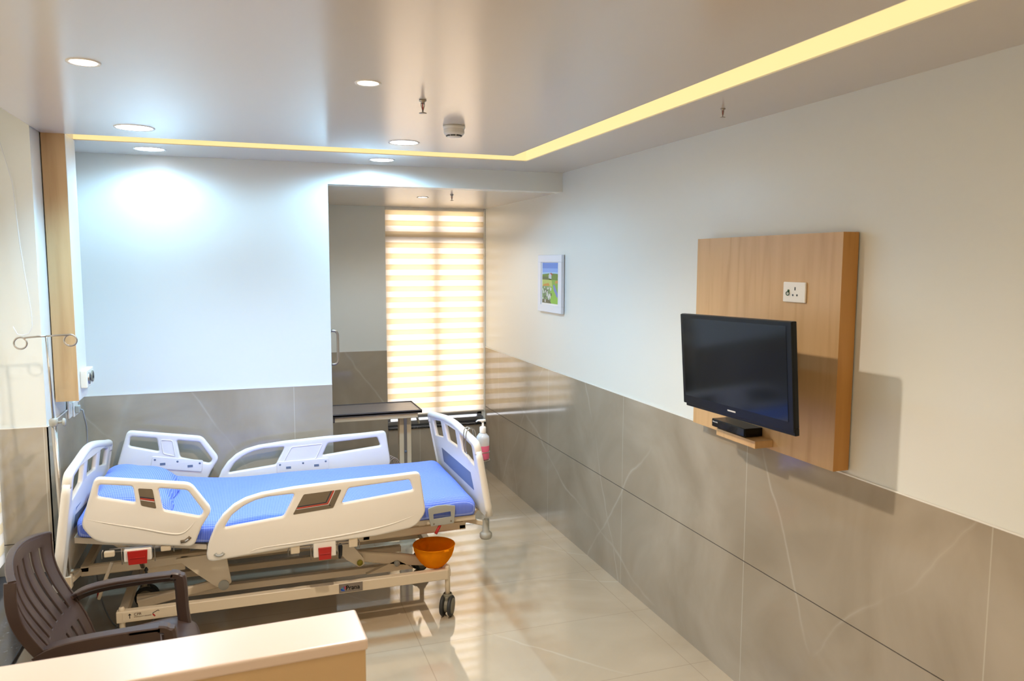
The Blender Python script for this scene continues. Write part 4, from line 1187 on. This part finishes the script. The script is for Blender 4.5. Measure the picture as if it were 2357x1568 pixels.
b.bar([(-.275, CY-.262, .43), (-.245, CY-.12, .43), (-.238, CY, .43), (-.245, CY+.12, .43), (-.275, CY+.262, .43)], (0, 0, 1), .045, .008)
b.build('apron', M_brown, ch)

# ================================================================ COUNTER in front
ct = thing('low_counter', 'cream laminate counter close to the viewer before the armchair', 'counter', (-.4, 2.08, 0))
RC = Matrix.Translation((.272, 2.178, 0)) @ Matrix.Rotation(.043, 4, 'Z') @ Matrix.Translation((-.272, -2.178, 0))
MB().box((XL+.012, 1.985, 1.068), (.272, 2.178, 1.10), .007, RC).build('counter_top', M_cream, ct)
MB().box((XL+.012, 1.992, 0), (.266, 2.171, 1.068), .002, RC).build('carcass', M_cream_shaded, ct)

# ================================================================ LIGHTS
def area(name, loc, rot, size, power, rgb, size_y=None, spread=PI):
    ld = bpy.data.lights.new(name, 'AREA'); ld.energy = power; ld.color = rgb; ld.size = size
    if size_y: ld.shape = 'RECTANGLE'; ld.size_y = size_y
    else: ld.shape = 'DISK'
    ld.spread = spread
    o = bpy.data.objects.new(name, ld); col.objects.link(o); o.location = loc; o.rotation_euler = rot
    return o
COOL = (.34, .67, 1.0); WARM = (1.0, .78, .50); MIDW = (1.0, .88, .74)
def spot(name, loc, power, rgb, ang=2.6, blend=.8, r=.06):
    ld = bpy.data.lights.new(name, 'SPOT'); ld.energy = power; ld.color = rgb; ld.spot_size = ang; ld.spot_blend = blend; ld.shadow_soft_size = r
    o = bpy.data.objects.new(name, ld); col.objects.link(o); o.location = loc; return o
spot('lamp_pillow', (-.518, 5.144, ZC-.03), 15, COOL, 3.0, .5, .06)
spot('lamp_header', (.870, 5.158, ZC-.03), 30, COOL, 3.06, .35, .05)
spot('lamp_bed_left', (-.505, 4.363, ZC-.03), 62, COOL, 2.2, .9, .07)
spot('lamp_bed_right', (.864, 4.378, ZC-.03), 62, COOL, 2.45, .9, .07)
spot('lamp_small_left', (-.495, 3.01, ZC-.03), 12, MIDW, 2.7, .6, .03)
spot('lamp_small_right', (.457, 2.99, ZC-.03), 72, MIDW, 2.7, .6, .03)
spot('lamp_alcove', (1.389, 6.279, ZA-.03), 10, MIDW, 2.7, .6, .02)
# the rest of the room's downlights, behind the viewer
for i, (x, y) in enumerate(((-.3, 1.3), (1.2, 1.3), (.0, -.4), (1.4, -.4), (.6, -1.6))):
    downlight(x, y, ZC, .05, ('round downlight in the ceiling above the counter', 'round downlight above the near television wall', 'round downlight straight above the viewer', 'round downlight behind the viewer near the right wall', 'round downlight nearest the rear wall')[i], M_lamp_warm)
    spot('lamp_rear', (x, y, ZC-.03), (4, 9, 36, 11, 40)[i], WARM, 2.8, .9, .06)
# cove strip light
# daylight outside the two windows
area('daylight_alcove', (1.76, YW+1.8, 1.8), (-PI/2, 0, 0), 3.2, 140, (1, .97, .93), 3.0)
area('daylight_left', (-2.1, 2.6, 1.8), (0, -PI/2, 0), 2.6, 42, (.70, .84, 1), 4.2)
area('daylight_left_far', (-1.75, 4.05, 1.9), (0, -PI/2, 0), 2.4, 8, (.55, .76, 1), .8)
w = bpy.data.worlds.new('world'); scn.world = w; w.use_nodes = True
bgn = w.node_tree.nodes['Background']; bgn.inputs[0].default_value = (.80, .88, 1, 1); bgn.inputs[1].default_value = .7
